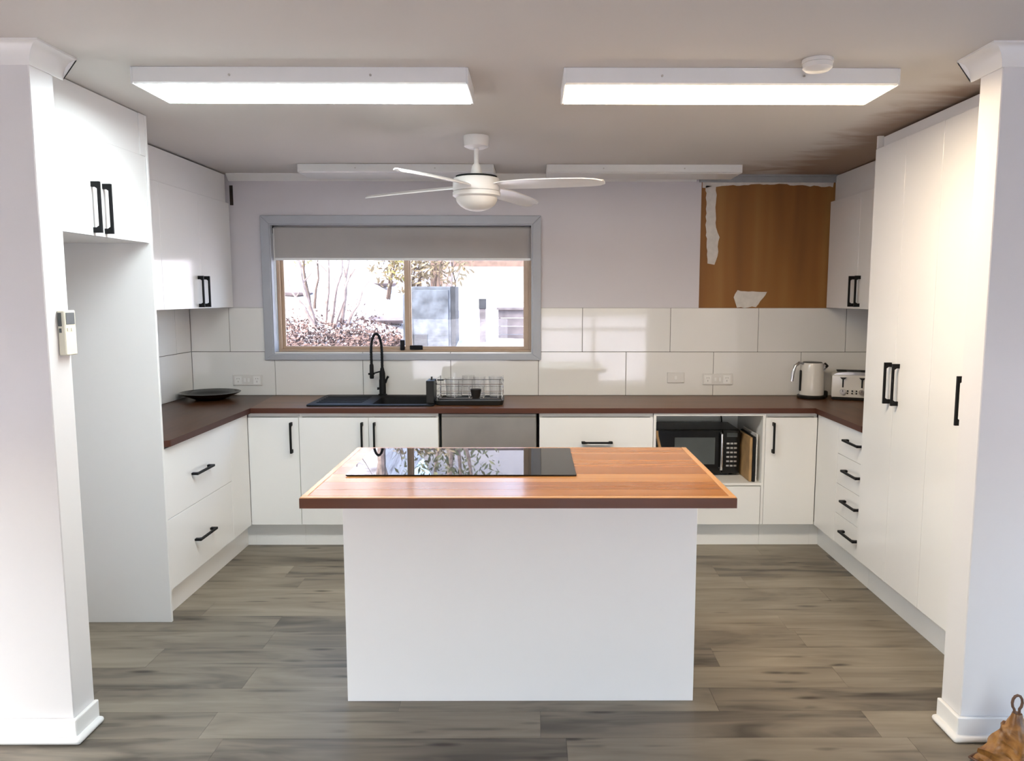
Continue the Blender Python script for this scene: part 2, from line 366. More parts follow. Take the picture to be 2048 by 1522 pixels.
# skirting round the two wall ends (board and quarter round)
def skirt(name, side):
    s = 1 if side == 'L' else -1
    xi = NL if side == 'L' else NR
    far = -3.1 if side == 'L' else 2.9
    t, q = 0.016, 0.036
    def strip(off, z0, z1, top):
        x1 = xi + s * off
        pts = [(far, YW0), (far, YW0 - off), (x1, YW0 - off), (x1, YW1), (xi, YW1), (xi, YW0)]
        mb = MB().prism(pts, 'Z', z0, z1); return mb
    b = strip(t, 0.0, 0.085, 0); o = struct(name, b, 'trim_white', bevel=0.004, seg=2)
    q_ = obj('quarter_round', strip(q, 0.0, 0.024, 0), 'trim_white', o, bevel=0.012, seg=3, smooth=True)
    return o
skirt('baseboard_left', 'L'); skirt('baseboard_right', 'R')
# cornice pieces at the wall ends
def cornice(name, side):
    s = 1 if side == 'L' else -1
    xi = NL if side == 'L' else NR
    far = -3.1 if side == 'L' else 2.9
    prof = [(0, 0.09), (0.008, 0.09)] + [(0.085 - 0.077 * math.cos(t), 0.085 - 0.077 * math.sin(t)) for t in [R(15), R(38), R(60), R(78)]] + [(0.09, 0.008), (0.09, 0)]
    mb = MB(); n = len(prof)
    def ring(kind):
        out = []
        for d, z in prof:
            if kind == 0: out.append((far, YW0 - d * .4, HC - z * .8))
            elif kind == 1: out.append((xi + s * d * 0.62, YW0 - d * .4, HC - z * .8))
            else: out.append((xi + s * d * 0.62, YW1 + 0.05, HC - z * .8))
        return out
    vs_ = ring(0) + ring(1) + ring(2); fs = []
    for a in (0, 1):
        for i in range(n - 1): fs.append((a * n + i, a * n + i + 1, (a + 1) * n + i + 1, (a + 1) * n + i))
    fs += [list(range(n)), list(range(2 * n, 3 * n))]
    mb.add(vs_, fs)
    return struct(name, mb, 'trim_white', smooth=True)
cornice('trim_1', 'L'); cornice('trim_2', 'R')
# small cornice along the back wall, stopping where the rangehood was
struct('trim_3', MB().prism([(YB, HC - 0.045), (YB - 0.008, HC - 0.045), (YB - 0.05, HC - 0.006), (YB - 0.05, HC), (YB, HC)], 'X', -2.03, 1.10), 'trim_white')
struct('trim_4', MB().box(1.12, 2.07, YB - 0.022, YB, 2.325, HC - 0.012).box(1.12, 2.07, YB - 0.034, YB, HC - 0.012, HC), 'batten_grey', bevel=0.002)

# bare board patch on the back wall with filler patches
obj('bare_board', MB().box(1.137, 2.30, YB - 0.004, YB, 1.487, 2.325), 'bare_board', wb, label='bare orange brown board, unpainted wall patch')
def patch(pts, lab, y=YB - 0.0052, d=0.0012):
    # irregular trowelled edge
    out = []
    for i in range(len(pts)):
        a = Vector((*pts[i], 0)); b = Vector((*pts[(i + 1) % len(pts)], 0)); k = max(1, int((b - a).length / 0.025))
        for j in range(k):
            q = a.lerp(b, j / k); out.append((q.x + random.uniform(-.005, .005), q.y + random.uniform(-.005, .005)))
    obj('filler_patch', MB().prism(out, 'Y', y, y + d), 'plaster', wb, label=lab)
patch([(1.165, 2.30), (1.235, 2.30), (1.238, 2.03), (1.262, 1.96), (1.255, 1.84), (1.235, 1.775), (1.19, 1.785), (1.178, 1.90), (1.172, 2.05)], 'long pale filler streak')
patch([(1.40, 1.492), (1.525, 1.492), (1.56, 1.53), (1.60, 1.60), (1.53, 1.60), (1.395, 1.607), (1.375, 1.56)], 'pale filler patch above the tiles')
patch([(1.137, 2.29), (1.24, 2.30), (1.6, 2.315), (2.02, 2.295), (2.02, 2.33), (1.137, 2.33)], 'ragged pale filler line')
obj('dark_gap', MB().box(-2.027, -2.005, YB - 0.003, YB, 2.17, 2.30), 'gap_dark', wb, label='dark crack beside the upper cupboard')

# ------------------------------------------------------------------ tiles
TG = 0.0016
ty = YB - 0.010
def tile(x0, x1, z0, z1, parent=wb, side='B'):
    g = TG
    if side == 'B': mb = MB().box(x0 + g, x1 - g, ty, YB - 0.001, z0 + g, z1 - g)
    elif side == 'L': mb = MB().box(XL + 0.001, XL + 0.010, x0 + g, x1 - g, z0 + g, z1 - g)
    else: mb = MB().box(XR - 0.010, XR - 0.001, x0 + g, x1 - g, z0 + g, z1 - g)
    obj('tile', mb, 'tile_white', parent, bevel=0.0012)
obj('grout_bed', MB().box(XL + 0.01, XR - 0.01, YB - 0.0035, YB - 0.0005, ZC - 0.02, ZC + 0.301), 'grout', wb)
obj('grout_bed', MB().box(XL + 0.01, -1.80, YB - 0.0035, YB - 0.0005, ZC + 0.301, 1.4865).box(0.04, XR - 0.01, YB - 0.0035, YB - 0.0005, ZC + 0.301, 1.4865), 'grout', wb)
Z0, Z1, Z2 = ZC, ZC + 0.301, ZC + 0.602
for i in range(-5, 5):
    a = 0.042 + 0.602 * i; b = a + 0.602; a, b = max(a, XL + 0.01), min(b, XR - 0.01)
    if b - a > 0.02: tile(a, b, Z0, Z1)
    a = 0.343 + 0.602 * i; b = a + 0.602; a, b = max(a, XL + 0.01), min(b, XR - 0.01)
    if b - a < 0.02: continue
    if b <= -1.82 or a >= 0.05: tile(a, b, Z1, Z2)
    elif a < -1.80 < b: tile(a, -1.80, Z1, Z2)
    elif a < 0.03 < b: tile(0.03, b, Z1, Z2)
for par, sd, ya in ((wl_, 'L', 3.54), (wr_, 'R', 3.94)):
    for rowi, (za, zb, off) in enumerate(((Z0, Z1, 5.19), (Z1, Z2, 4.975))):
        b = 5.19
        a = off if off < 5.19 else off - 0.602
        while b > ya:
            tile(max(a, ya), b, za, zb, par, sd); b = a; a -= 0.602
obj('grout_bed', MB().box(XL + 0.0005, XL + 0.0035, 3.54, 5.19, ZC - 0.02, 1.4865), 'grout', wl_)
obj('grout_bed', MB().box(XR - 0.0035, XR - 0.0005, 3.94, 5.19, ZC - 0.02, 1.4865), 'grout', wr_)

# ------------------------------------------------------------------ kitchen window
AX0, AX1, AZ0, AZ1 = -1.824, 0.060, 1.130, 2.103
w1 = struct('window_1', frame(OX0 + 0.002, OX1 - 0.002, OZ0 + 0.002, OZ1 - 0.002, YB + 0.075, YB + 0.125, 0.028), 'tan_aluminium', bevel=0.003)
tw = 0.058
for nm, pts in (('top', [(AX0, AZ1), (AX1, AZ1), (AX1 - tw, AZ1 - tw), (AX0 + tw, AZ1 - tw)]), ('bot', [(AX0, AZ0), (AX1, AZ0), (AX1 - tw, AZ0 + 0.04), (AX0 + tw, AZ0 + 0.04)]),
                ('l', [(AX0, AZ0), (AX0, AZ1), (AX0 + tw, AZ1 - tw), (AX0 + tw, AZ0 + 0.04)]), ('r', [(AX1, AZ0), (AX1, AZ1), (AX1 - tw, AZ1 - tw), (AX1 - tw, AZ0 + 0.04)])):
    obj('architrave', MB().prism(pts, 'Y', YB - 0.028, YB - 0.0005), 'architrave_grey', w1, bevel=0.003)
obj('reveal', frame(OX0, OX1, OZ0, OZ1, YB - 0.02, YB + 0.075, 0.010), 'architrave_grey', w1)
xm = -0.862
s1_ = obj('sash', frame(OX0 + 0.03, xm + 0.022, OZ0 + 0.03, OZ1 - 0.03, YB + 0.102, YB + 0.12, 0.020, 0.022), 'tan_aluminium', w1, bevel=0.002)
obj('pane', MB().box(OX0 + 0.05, xm + 0.002, YB + 0.109, YB + 0.113, OZ0 + 0.052, OZ1 - 0.05), 'window_glass', s1_)
s2_ = obj('sash', frame(xm - 0.022, OX1 - 0.03, OZ0 + 0.03, OZ1 - 0.03, YB + 0.080, YB + 0.098, 0.034, 0.022), 'tan_aluminium', w1, bevel=0.002)
obj('pane', MB().box(xm + 0.012, OX1 - 0.064, YB + 0.087, YB + 0.091, OZ0 + 0.052, OZ1 - 0.05), 'window_glass', s2_)
obj('latch', MB().box(xm - 0.055, xm - 0.024, YB + 0.062, YB + 0.080, 1.192, 1.262), 'handle_black', w1, bevel=0.004)
obj('latch', MB().box(xm + 0.012, xm + 0.10, YB + 0.066, YB + 0.080, 1.195, 1.225), 'handle_black', w1, bevel=0.003)

bl = thing('roller_blind', (-0.88, YB + 0.03, 1.82), 'grey roller blind half drawn down over the kitchen window', 'blind')
obj('fabric', MB().box(-1.755, -0.008, YB + 0.0285, YB + 0.0305, 1.822, 2.02), 'blind_fabric', bl)
obj('roller', MB().tube([(-1.755, YB + 0.045, 2.018), (-0.008, YB + 0.045, 2.018)], 0.0165, 14), 'blind_fabric', bl, smooth=True)
obj('bottom_rail', MB().box(-1.755, -0.008, YB + 0.022, YB + 0.037, 1.806, 1.824), 'trim_white', bl, bevel=0.005, seg=2)
for x in (-1.757, -0.007): obj('bracket', MB().box(x - 0.0012, x + 0.0012, YB + 0.02, YB + 0.07, 1.985, 2.038), 'handle_black', bl)
obj('pull_chain', MB().tube([(-1.751, YB + 0.016, 2.02), (-1.7525, YB + 0.017, 1.6), (-1.751, YB + 0.019, 1.26), (-1.747, YB + 0.022, 1.6), (-1.749, YB + 0.024, 2.02)], 0.0022, 6), 'white_plastic', bl)

# ------------------------------------------------------------------ handles and cabinets
def handle(parent, face, x, y, z, L=0.19, vertical=True, axis='-Y', lab=None):
    """face: outward direction of the door; (x,y,z) centre of the handle on the door surface"""
    out = {'-Y': Vector((0, -1, 0)), '+X': Vector((1, 0, 0)), '-X': Vector((-1, 0, 0))}[face]
    along = Vector((0, 0, 1)) if vertical else ({'-Y': Vector((1, 0, 0)), '+X': Vector((0, 1, 0)), '-X': Vector((0, 1, 0))}[face])
    side = out.cross(along); c = Vector((x, y, z)); mb = MB()
    def bx(a0, a1, o0, o1, s):
        p0 = c + along * a0 + out * o0 - side * s; p1 = c + along * a1 + out * o1 + side * s
        mb.box(*sum(([min(p0[i], p1[i]), max(p0[i], p1[i])] for i in range(3)), []))
    e = L / 2
    prof = [(-e, 0), (-e, 0.034), (e, 0.034), (e, 0), (e - 0.021, 0), (e - 0.021, 0.014), (e - 0.028, 0.024), (-e + 0.028, 0.024), (-e + 0.021, 0.014), (-e + 0.021, 0)]
    vs_ = [c + along * a + out * o + side * s for s in (-0.0055, 0.0055) for a, o in prof]; n = len(prof)
    mb.add(vs_, [(0, 1, 2, 3, 4, 5, 6, 7, 8, 9)[::-1], tuple(range(n, 2 * n))] + [(i, (i + 1) % n, n + (i + 1) % n, n + i) for i in range(n)])
    return obj('handle', mb, 'handle_black', parent, label=lab)
G = 0.0011
def dbox(face, a0, a1, d0, d1, z0, z1):
    return MB().box(a0, a1, d0, d1, z0, z1) if face == '-Y' else MB().box(d0, d1, a0, a1, z0, z1)
def front(parent, face, a0, a1, z0, z1, surf, th=0.018, name='door'):
    """door or drawer front; surf is the coordinate of the outer surface, th its thickness behind"""
    d = {'-Y': (surf, surf + th), '+X': (surf - th, surf), '-X': (surf, surf + th)}[face]
    return obj(name, dbox(face, a0 + G, a1 - G, d[0], d[1], z0 + G, z1 - G), 'cabinet_white', parent, bevel=0.0008)
DZ0, DZ1 = 0.150, 0.826
def base_carcass(parent, x0, x1, kick=True):
    t = 0.016; y0, y1 = YF + 0.0185, YB - 0.02
    mb = MB().box(x0, x0 + t, y0, y1, DZ0, 0.852).box(x1 - t, x1, y0, y1, DZ0, 0.852).box(x0 + t, x1 - t, y0, y1, DZ0, DZ0 + t).box(x0 + t, x1 - t, y1 - 0.004, y1, DZ0 + t, 0.852) \
        .box(x0 + t, x1 - t, y0, y0 + t, 0.828, 0.852)
    obj('carcass', mb, 'carcass_white', parent)
    if kick: obj('kickboard', MB().box(x0, x1, 4.668, 4.684, 0.0, DZ0 - 0.001), 'cabinet_white', parent)
S = YF + 0.0
# corner cupboard (single door)
c = thing('base_cabinet', (-1.58, 4.9, 0), 'white single door base cabinet in the left corner under the worktop', 'cabinet')
base_carcass(c, -1.744, -1.432)
d = front(c, '-Y', -1.744, -1.432, DZ0, DZ1, S); handle(d, '-Y', -1.475, S, 0.702, 0.19)
c = thing('sink_cabinet', (-1.004, 4.9, 0), 'white two door base cabinet directly under the black sink', 'cabinet')
base_carcass(c, -1.431, -0.577)
d = front(c, '-Y', -1.431, -1.004, DZ0, DZ1, S); handle(d, '-Y', -1.042, S, 0.702, 0.19)
d = front(c, '-Y', -1.004, -0.577, DZ0, DZ1, S); handle(d, '-Y', -0.966, S, 0.702, 0.19)
dw = thing('dishwasher', (-0.266, 4.9, 0), 'brushed steel fronted dishwasher under the worktop beside the sink cabinet', 'dishwasher')
obj('body', MB().box(-0.560, 0.026, 4.64, 5.15, 0.10, 0.845), 'batten_grey', dw)
obj('door', MB().box(-0.558, 0.024, 4.612, 4.639, 0.155, 0.826), 'brushed_steel', dw, bevel=0.003)
obj('control_strip', MB().box(-0.558, 0.024, 4.614, 4.639, 0.827, 0.848), 'brushed_steel', dw, bevel=0.003)
obj('kickboard', MB().box(-0.576, 0.043, 4.668, 4.684, 0, 0.149), 'cabinet_white', dw)
c = thing('drawer_cabinet', (0.394, 4.9, 0), 'white drawer base cabinet between the dishwasher gap and the microwave', 'cabinet')
base_carcass(c, 0.044, 0.744)
for z0, z1 in ((0.60, DZ1), (0.375, 0.60), (DZ0, 0.375)):
    d = front(c, '-Y', 0.044, 0.744, z0, z1, S, name='drawer'); handle(d, '-Y', 0.398, S, (z0 + z1) / 2 - 0.04 + 0.0, 0.19, vertical=False)
c = thing('microwave_cabinet', (1.09, 4.9, 0), 'white open base cabinet holding the black microwave, drawer below', 'cabinet')
t = 0.016; y0, y1 = YF + 0.001, YB - 0.02
obj('carcass', MB().box(0.746, 0.746 + t, y0, y1, DZ0, 0.852).box(1.436 - t, 1.436, y0, y1, DZ0, 0.852).box(0.746 + t, 1.436 - t, y0 + 0.02, y1, DZ0, DZ0 + t)
    .box(0.746 + t, 1.436 - t, y0, y1, 0.836, 0.852).box(0.746 + t, 1.436 - t, y1 - 0.006, y1, DZ0 + t, 0.836), 'carcass_white', c)
obj('shelf', MB().box(0.746 + t, 1.436 - t, y0, y1 - 0.006, 0.398, 0.414), 'carcass_white', c)
obj('kickboard', MB().box(0.746, 1.436, 4.668, 4.684, 0, DZ0 - 0.001), 'cabinet_white', c)
d = front(c, '-Y', 0.764, 1.418, DZ0, 0.394, S, name='drawer'); handle(d, '-Y', 1.09, S, 0.30, 0.19, vertical=False)
c = thing('base_cabinet', (1.59, 4.9, 0), 'white single door base cabinet in the right corner beside the microwave', 'cabinet')
base_carcass(c, 1.437, 1.756)
d = front(c, '-Y', 1.437, 1.756, DZ0, DZ1, S); handle(d, '-Y', 1.482, S, 0.702, 0.19)

# left run: two deep drawers, filler, kick
XD = -1.744
c = thing('drawer_cabinet', (-2.04, 4.0, 0), 'white cabinet of two deep drawers on the left, behind the tall panel', 'cabinet')
obj('carcass', MB().box(XL + 0.02, XD - 0.019, 3.538, 3.554, DZ0, 0.852).box(XL + 0.02, XD - 0.019, 4.31, 4.326, DZ0, 0.852).box(XL + 0.02, XD - 0.019, 3.554, 4.31, DZ0, DZ0 + 0.016)
    .box(XL + 0.02, XL + 0.024, 3.554, 4.31, DZ0 + 0.016, 0.852).box(XD - 0.035, XD - 0.019, 3.554, 4.31, 0.83, 0.852), 'carcass_white', c)
for z0, z1 in ((0.4975, 0.845), (DZ0, 0.4975)):
    d = front(c, '+X', 3.538, 4.32, z0, z1, XD, name='drawer'); handle(d, '+X', XD, 3.92, (z0 + z1) / 2 - 0.012, 0.21, vertical=False)
obj('filler_panel', MB().box(XD - 0.018, XD, 4.3215, 4.597, DZ0, 0.845), 'cabinet_white', c, bevel=0.001)
obj('kickboard', MB().box(-1.81, -1.794, 3.538, 4.6675, 0, DZ0 - 0.001).box(-1.81, -1.7445, 4.668, 4.684, 0, DZ0 - 0.001), 'cabinet_white', c)

# right run: four drawers
XRD = 1.757
c = thing('drawer_cabinet', (2.05, 4.2, 0), 'white narrow stack of four drawers beside the tall pantry', 'cabinet')
obj('carcass', MB().box(XRD + 0.019, XR - 0.02, 3.935, 3.951, DZ0, 0.852).box(XRD + 0.019, XR - 0.02, 4.39, 4.406, DZ0, 0.852).box(XRD + 0.019, XR - 0.02, 3.951, 4.39, DZ0, DZ0 + 0.016)
    .box(XR - 0.024, XR - 0.02, 3.951, 4.39, DZ0 + 0.016, 0.852).box(XRD + 0.019, XRD + 0.035, 3.951, 4.39, 0.83, 0.852), 'carcass_white', c)
zz = [0.845, 0.671, 0.498, 0.324, DZ0]
for i in range(4):
    d = front(c, '-X', 3.935, 4.28, zz[i + 1], zz[i], XRD, name='drawer'); handle(d, '-X', XRD, 4.055, (zz[i] + zz[i + 1]) / 2 + 0.012, 0.20, vertical=False)
obj('filler_panel', MB().box(XRD, XRD + 0.018, 4.2815, 4.597, DZ0, 0.845), 'cabinet_white', c, bevel=0.001)
obj('kickboard', MB().box(1.812, 1.828, 3.935, 4.6675, 0, DZ0 - 0.001).box(1.7565, 1.828, 4.668, 4.684, 0, DZ0 - 0.001), 'cabinet_white', c)

# pantry
XP = 1.738
c = thing('pantry', (2.04, 3.27, 0), 'tall white pantry cupboard with long black handles beside the right wall end', 'cabinet')
obj('carcass', MB().box(XP + 0.019, XR - 0.005, 2.672, 3.93, 0.165, 2.30), 'carcass_white', c)
ys = [3.932, 3.612, 3.285, 2.958, 2.672]
for i in range(4):
    d = front(c, '-X', ys[i + 1], ys[i], 0.165, 2.305, XP)
    handle(d, '-X', XP, {0: 3.648, 1: 3.567, 2: 3.015, 3: 2.925}[i], 1.148, 0.20)
obj('top_filler', MB().box(XP + 0.03, XP + 0.046, 2.672, 3.93, 2.306, HC - 0.012), 'cabinet_white', c)
obj('scribe_strip', MB().box(XP + 0.002, XP + 0.03, 3.914, 3.93, 2.306, HC - 0.006), 'cabinet_white', c)
obj('kickboard', MB().box(1.812, 1.828, 2.672, 3.933, 0, 0.164), 'cabinet_white', c)

# fridge housing: end panel and cabinet over the niche
tag(obj('end_panel', MB().box(XL + 0.002, -1.739, 3.52, 3.536, 0.0, HC - 0.004), 'cabinet_white', None, bevel=0.001),
    'tall white end panel standing between the fridge space and the drawers', 'panel')
c = thing('overhead_cabinet', (-2.04, 3.09, 1.79), 'white cupboard high over the empty fridge space, paired black handles', 'cabinet')
obj('carcass', MB().box(XL + 0.003, XD - 0.020, 2.67, 3.516, 1.805, HC - 0.006), 'carcass_white', c)
d = front(c, '+X', 3.116, 3.517, 1.803, 2.19, XD); handle(d, '+X', XD, 3.158, 1.917, 0.20)
d = front(c, '+X', 2.715, 3.116, 1.803, 2.19, XD); handle(d, '+X', XD, 3.076, 1.915, 0.20)
obj('top_filler', MB().box(XD - 0.018, XD - 0.001, 2.67, 3.470, 2.1892, HC - 0.004), 'cabinet_white', c)
obj('scribe_strip', MB().box(XD - 0.018, XD + 0.004, 3.472, 3.517, 2.1892, HC - 0.004), 'cabinet_white', c)

# overhead cupboards left and right
XO = -2.03
c = thing('overhead_cabinet', (-2.18, 4.36, 1.487), 'glossy white wall cupboard left of the window, reflecting the window', 'cabinet')
obj('carcass', MB().box(XL + 0.003, XO - 0.019, 3.54, 5.188, 1.4885, 2.182), 'carcass_white', c)
for a, b, h in ((4.705, 5.186, 4.748), (4.215, 4.705, 4.66), (3.88, 4.215, 3.92), (3.54, 3.88, 3.84)):
    d = front(c, '+X', a, b, 1.488, 2.182, XO); handle(d, '+X', XO, h, 1.592, 0.19)
obj('top_filler', MB().box(XO - 0.026, XO - 0.010, 3.54, 5.155, 2.184, HC - 0.010), 'cabinet_white', c)
XO2 = 2.005
c = thing('overhead_cabinet', (2.17, 4.56, 1.487), 'white wall cupboard in the right corner above kettle and toaster', 'cabinet')
obj('carcass', MB().box(XO2 + 0.019, XR - 0.003, 3.94, 5.188, 1.4885, 2.198), 'carcass_white', c)
for a, b, h in ((4.71, 5.186, 4.755), (4.235, 4.71, 4.665), (3.94, 4.235, 3.98)):
    d = front(c, '-X', a, b, 1.488, 2.198, XO2); handle(d, '-X', XO2, h, 1.597, 0.19)
obj('top_filler', MB().box(XO2 + 0.028, XO2 + 0.044, 3.94, 5.186, 2.2, HC - 0.008), 'cabinet_white', c)

# ------------------------------------------------------------------ worktops
XCL, XCR, YC = -1.719, 1.734, 4.5885
wt = thing('worktop', (0, 4.9, ZC - CT), 'dark walnut U-shaped worktop running round three sides of the kitchen', 'worktop')
r_ = 0.03
def arc(cx, cy, r, a0, a1, n=6): return [(cx + r * math.cos(R(a0 + (a1 - a0) * i / n)), cy + r * math.sin(R(a0 + (a1 - a0) * i / n))) for i in range(n + 1)]
def run(name, pts, topmat):
    mb = MB(); n = len(pts)
    mb.cur = 0; mb.add([(x, y, ZC) for x, y in pts], [list(range(n))])
    mb.cur = 1; mb.add([(x, y, ZC - CT) for x, y in pts], [list(range(n))[::-1]])
    mb.cur = 1
    for i in range(n):
        a, b = pts[i], pts[(i + 1) % n]; mb.add([(*a, ZC - CT), (*b, ZC - CT), (*b, ZC), (*a, ZC)], [(0, 1, 2, 3)])
    me_o = obj(name, mb, [topmat, 'walnut_edge'], wt); return me_o
yb = YB - 0.0105; xl = XL + 0.0105; xr = XR - 0.0105
hx0, hx1, hy0, hy1 = -1.380, -0.637, 4.680, 5.120      # cut-out for the sink
mb = MB()
O_ = [(XCL, YC), (XCR, YC), (XCR + 0.06, yb), (XCL - 0.06, yb)]; H_ = [(hx0, hy0), (hx1, hy0), (hx1, hy1), (hx0, hy1)]
for zz_, mi in ((ZC, 0), (ZC - CT, 1)):
    mb.cur = mi; mb.add([(x, y, zz_) for x, y in O_ + H_], [(i, (i + 1) % 4, 4 + (i + 1) % 4, 4 + i) for i in range(4)])
mb.cur = 1
for L_ in (O_, H_):
    for i in range(4):
        a, b = L_[i], L_[(i + 1) % 4]; mb.add([(*a, ZC - CT), (*b, ZC - CT), (*b, ZC), (*a, ZC)], [(0, 1, 2, 3)])
obj('back_run', mb, ['walnut_x', 'walnut_edge'], wt)
run('left_run', [(xl, 3.538), (XCL - 0.03, 3.538)] + arc(XCL - 0.03, 3.568, 0.03, -90, 0) + [(XCL - 0.012, YC - 0.03)][:0] + [(XCL, YC), (XCL - 0.06, yb), (xl, yb)], 'walnut_y')
run('right_run', [(XCR, YC), (XCR, 3.936), (xr, 3.936), (xr, yb), (XCR + 0.06, yb)], 'walnut_y')

# ------------------------------------------------------------------ island
IX0, IX1, IY0, IY1, ZI, IT = -0.782, 0.690, 2.491, 3.346, 0.893, 0.037
c = thing('island_cabinet', (-0.045, 3.05, 0), 'plain white island cabinet standing under the orange brown timber top', 'cabinet')
obj('front_panel', MB().box(-0.716, 0.626, 2.797, 2.815, 0, ZI - IT - 0.001), 'island_white', c, bevel=0.001)
obj('side_panel', MB().box(-0.716, -0.698, 2.8155, 3.31, 0, ZI - IT - 0.001), 'island_white', c)
obj('side_panel', MB().box(0.608, 0.626, 2.8155, 3.31, 0, ZI - IT - 0.001), 'island_white', c)
obj('carcass', MB().box(-0.697, 0.607, 2.816, 3.285, 0.12, ZI - IT - 0.002), 'carcass_white', c)
for i in range(3):
    a = -0.697 + i * 1.304 / 3; d = obj('door', MB().box(a + G, a + 1.304 / 3 - G, 3.287, 3.305, 0.15, 0.845), 'cabinet_white', c, bevel=0.0016)
top = thing('island_worktop', (-0.045, 2.92, ZI - IT), 'orange brown timber island top of glued staves holding the black cooktop', 'worktop')
bw = 0.022
obj('edge_strip', MB().box(IX0, IX1, IY0, IY0 + bw, ZI - IT, ZI), 'blackwood_trim', top, bevel=0.003, seg=2)
obj('edge_strip', MB().box(IX1 - bw, IX1, IY0 + bw, IY1, ZI - IT, ZI), 'blackwood_trim', top, bevel=0.003, seg=2)
obj('edge_strip', MB().box(IX0, IX0 + bw, IY0 + bw, IY1, ZI - IT, ZI), 'blackwood_trim', top, bevel=0.003, seg=2)
obj('front_lip', MB().box(IX0, IX1, IY0 - 0.0022, IY0 - 0.0002, ZI - IT, ZI - 0.003), 'blackwood_edge', top)
yy = IY0 + bw; ws = [0.085, 0.11, 0.125, 0.118, 0.13, 0.13, 0.135]
for i, wv in enumerate(ws):
    y1_ = min(yy + wv, IY1) if i < len(ws) - 1 else IY1
    obj('stave', MB().box(IX0 + bw + 0.0003, IX1 - bw - 0.0003, yy + 0.0003, y1_ - 0.0003, ZI - IT, ZI - 0.0004), 'blackwood_x', top, bevel=0.0008); yy = y1_
ck = thing('cooktop', (-0.29, 3.05, ZI), 'black glass cooktop lying on the timber island top', 'cooktop')
obj('glass', MB().prism([(-0.70, 2.792), (0.167, 2.792), (0.167, 3.296), (-0.70, 3.296)], 'Z', ZI + 0.0015, ZI + 0.006), 'cooktop_glass', ck, bevel=0.001)
obj('underframe', MB().box(-0.69, 0.157, 2.80, 3.288, ZI - 0.0003, ZI + 0.0014), 'black_matt', ck)

# ------------------------------------------------------------------ things on the worktop
# sink
sk = thing('sink', (-1.01, 4.9, ZC), 'matt black inset sink with drainer in the worktop below the window', 'sink')
sx0, sx1, sy0, sy1 = -1.405, -0.612, 4.655, 5.145
mb = MB()
def loop(x0, x1, y0, y1, z, r, n=5):
    return [(x, y, z) for x, y in arc(x1 - r, y1 - r, r, 0, 90, n) + arc(x0 + r, y1 - r, r, 90, 180, n) + arc(x0 + r, y0 + r, r, 180, 270, n) + arc(x1 - r, y0 + r, r, 270, 360, n)]
def skin(mb, loops, cap0=True, cap1=True):
    n = len(loops[0]); fs = []
    for i in range(len(loops) - 1):
        for k in range(n): fs.append((i * n + k, i * n + (k + 1) % n, (i + 1) * n + (k + 1) % n, (i + 1) * n + k))
    if cap0: fs.append(list(range(n))[::-1])
    if cap1: fs.append([(len(loops) - 1) * n + k for k in range(n)])
    return mb.add([p for l in loops for p in l], fs)
# rim frame: outer slab minus basin, as a skin from outside edge over the rim into the basin
bx0, bx1, by0, by1 = -1.01, -0.65, 4.70, 5.07
skin(mb, [loop(hx0 + .006, hx1 - .006, hy0 + .006, hy1 - .006, ZC - 0.02, .03), loop(hx0 + .006, hx1 - .006, hy0 + .006, hy1 - .006, ZC + 0.0005, .03), loop(sx0, sx1, sy0, sy1, ZC + 0.0005, .03), loop(sx0, sx1, sy0, sy1, ZC + 0.009, .03), loop(sx0 + .006, sx1 - .006, sy0 + .006, sy1 - .006, ZC + 0.012, .027),
          loop(bx0 - .02, bx1 + .012, by0 - .012, by1 + .012, ZC + 0.012, .05), loop(bx0, bx1, by0, by1, ZC + 0.004, .045), loop(bx0 + .02, bx1 - .02, by0 + .02, by1 - .02, ZC - 0.17, .05)], cap0=False)
obj('basin', mb, 'black_matt', sk, smooth=True)
for i in range(6):
    y = 4.74 + i * 0.055
    obj('drainer_rib', MB().box(-1.36, -1.07, y, y + 0.012, ZC + 0.0115, ZC + 0.0155), 'black_matt', sk, bevel=0.002)
obj('plug', MB().lathe([(0.045, 0), (0.045, 0.004), (0.03, 0.006)], -0.83, 4.885, 20, ZC - 0.17), 'steel', sk)

tp = thing('tap', (-1.015, 5.115, ZC + 0.012), 'tall black spring neck kitchen tap standing behind the sink', 'tap')
X, Y, Zb = -1.015, 5.115, ZC + 0.012
obj('body', MB().lathe([(0.030, 0), (0.030, 0.006), (0.0225, 0.010), (0.0225, 0.105), (0.0195, 0.110), (0.0195, 0.150), (0.014, 0.172), (0.012, 0.185)], X, Y, 20, Zb), 'black_matt', tp, smooth=True)
hx = -0.068
path = [(X, Y, Zb + 0.17), (X, Y, Zb + 0.30)]
for i in range(1, 12):
    a = math.pi * i / 12; path.append((X + hx / 2 + (-hx / 2) * math.cos(a), Y - 0.02 * (i / 12), Zb + 0.30 + 0.118 * math.sin(a)))
path += [(X + hx, Y - 0.02, Zb + 0.30), (X + hx + 0.001, Y - 0.02, Zb + 0.215)]
nk = obj('neck', MB().tube(path, 0.0085, 10), 'black_matt', tp, smooth=True)
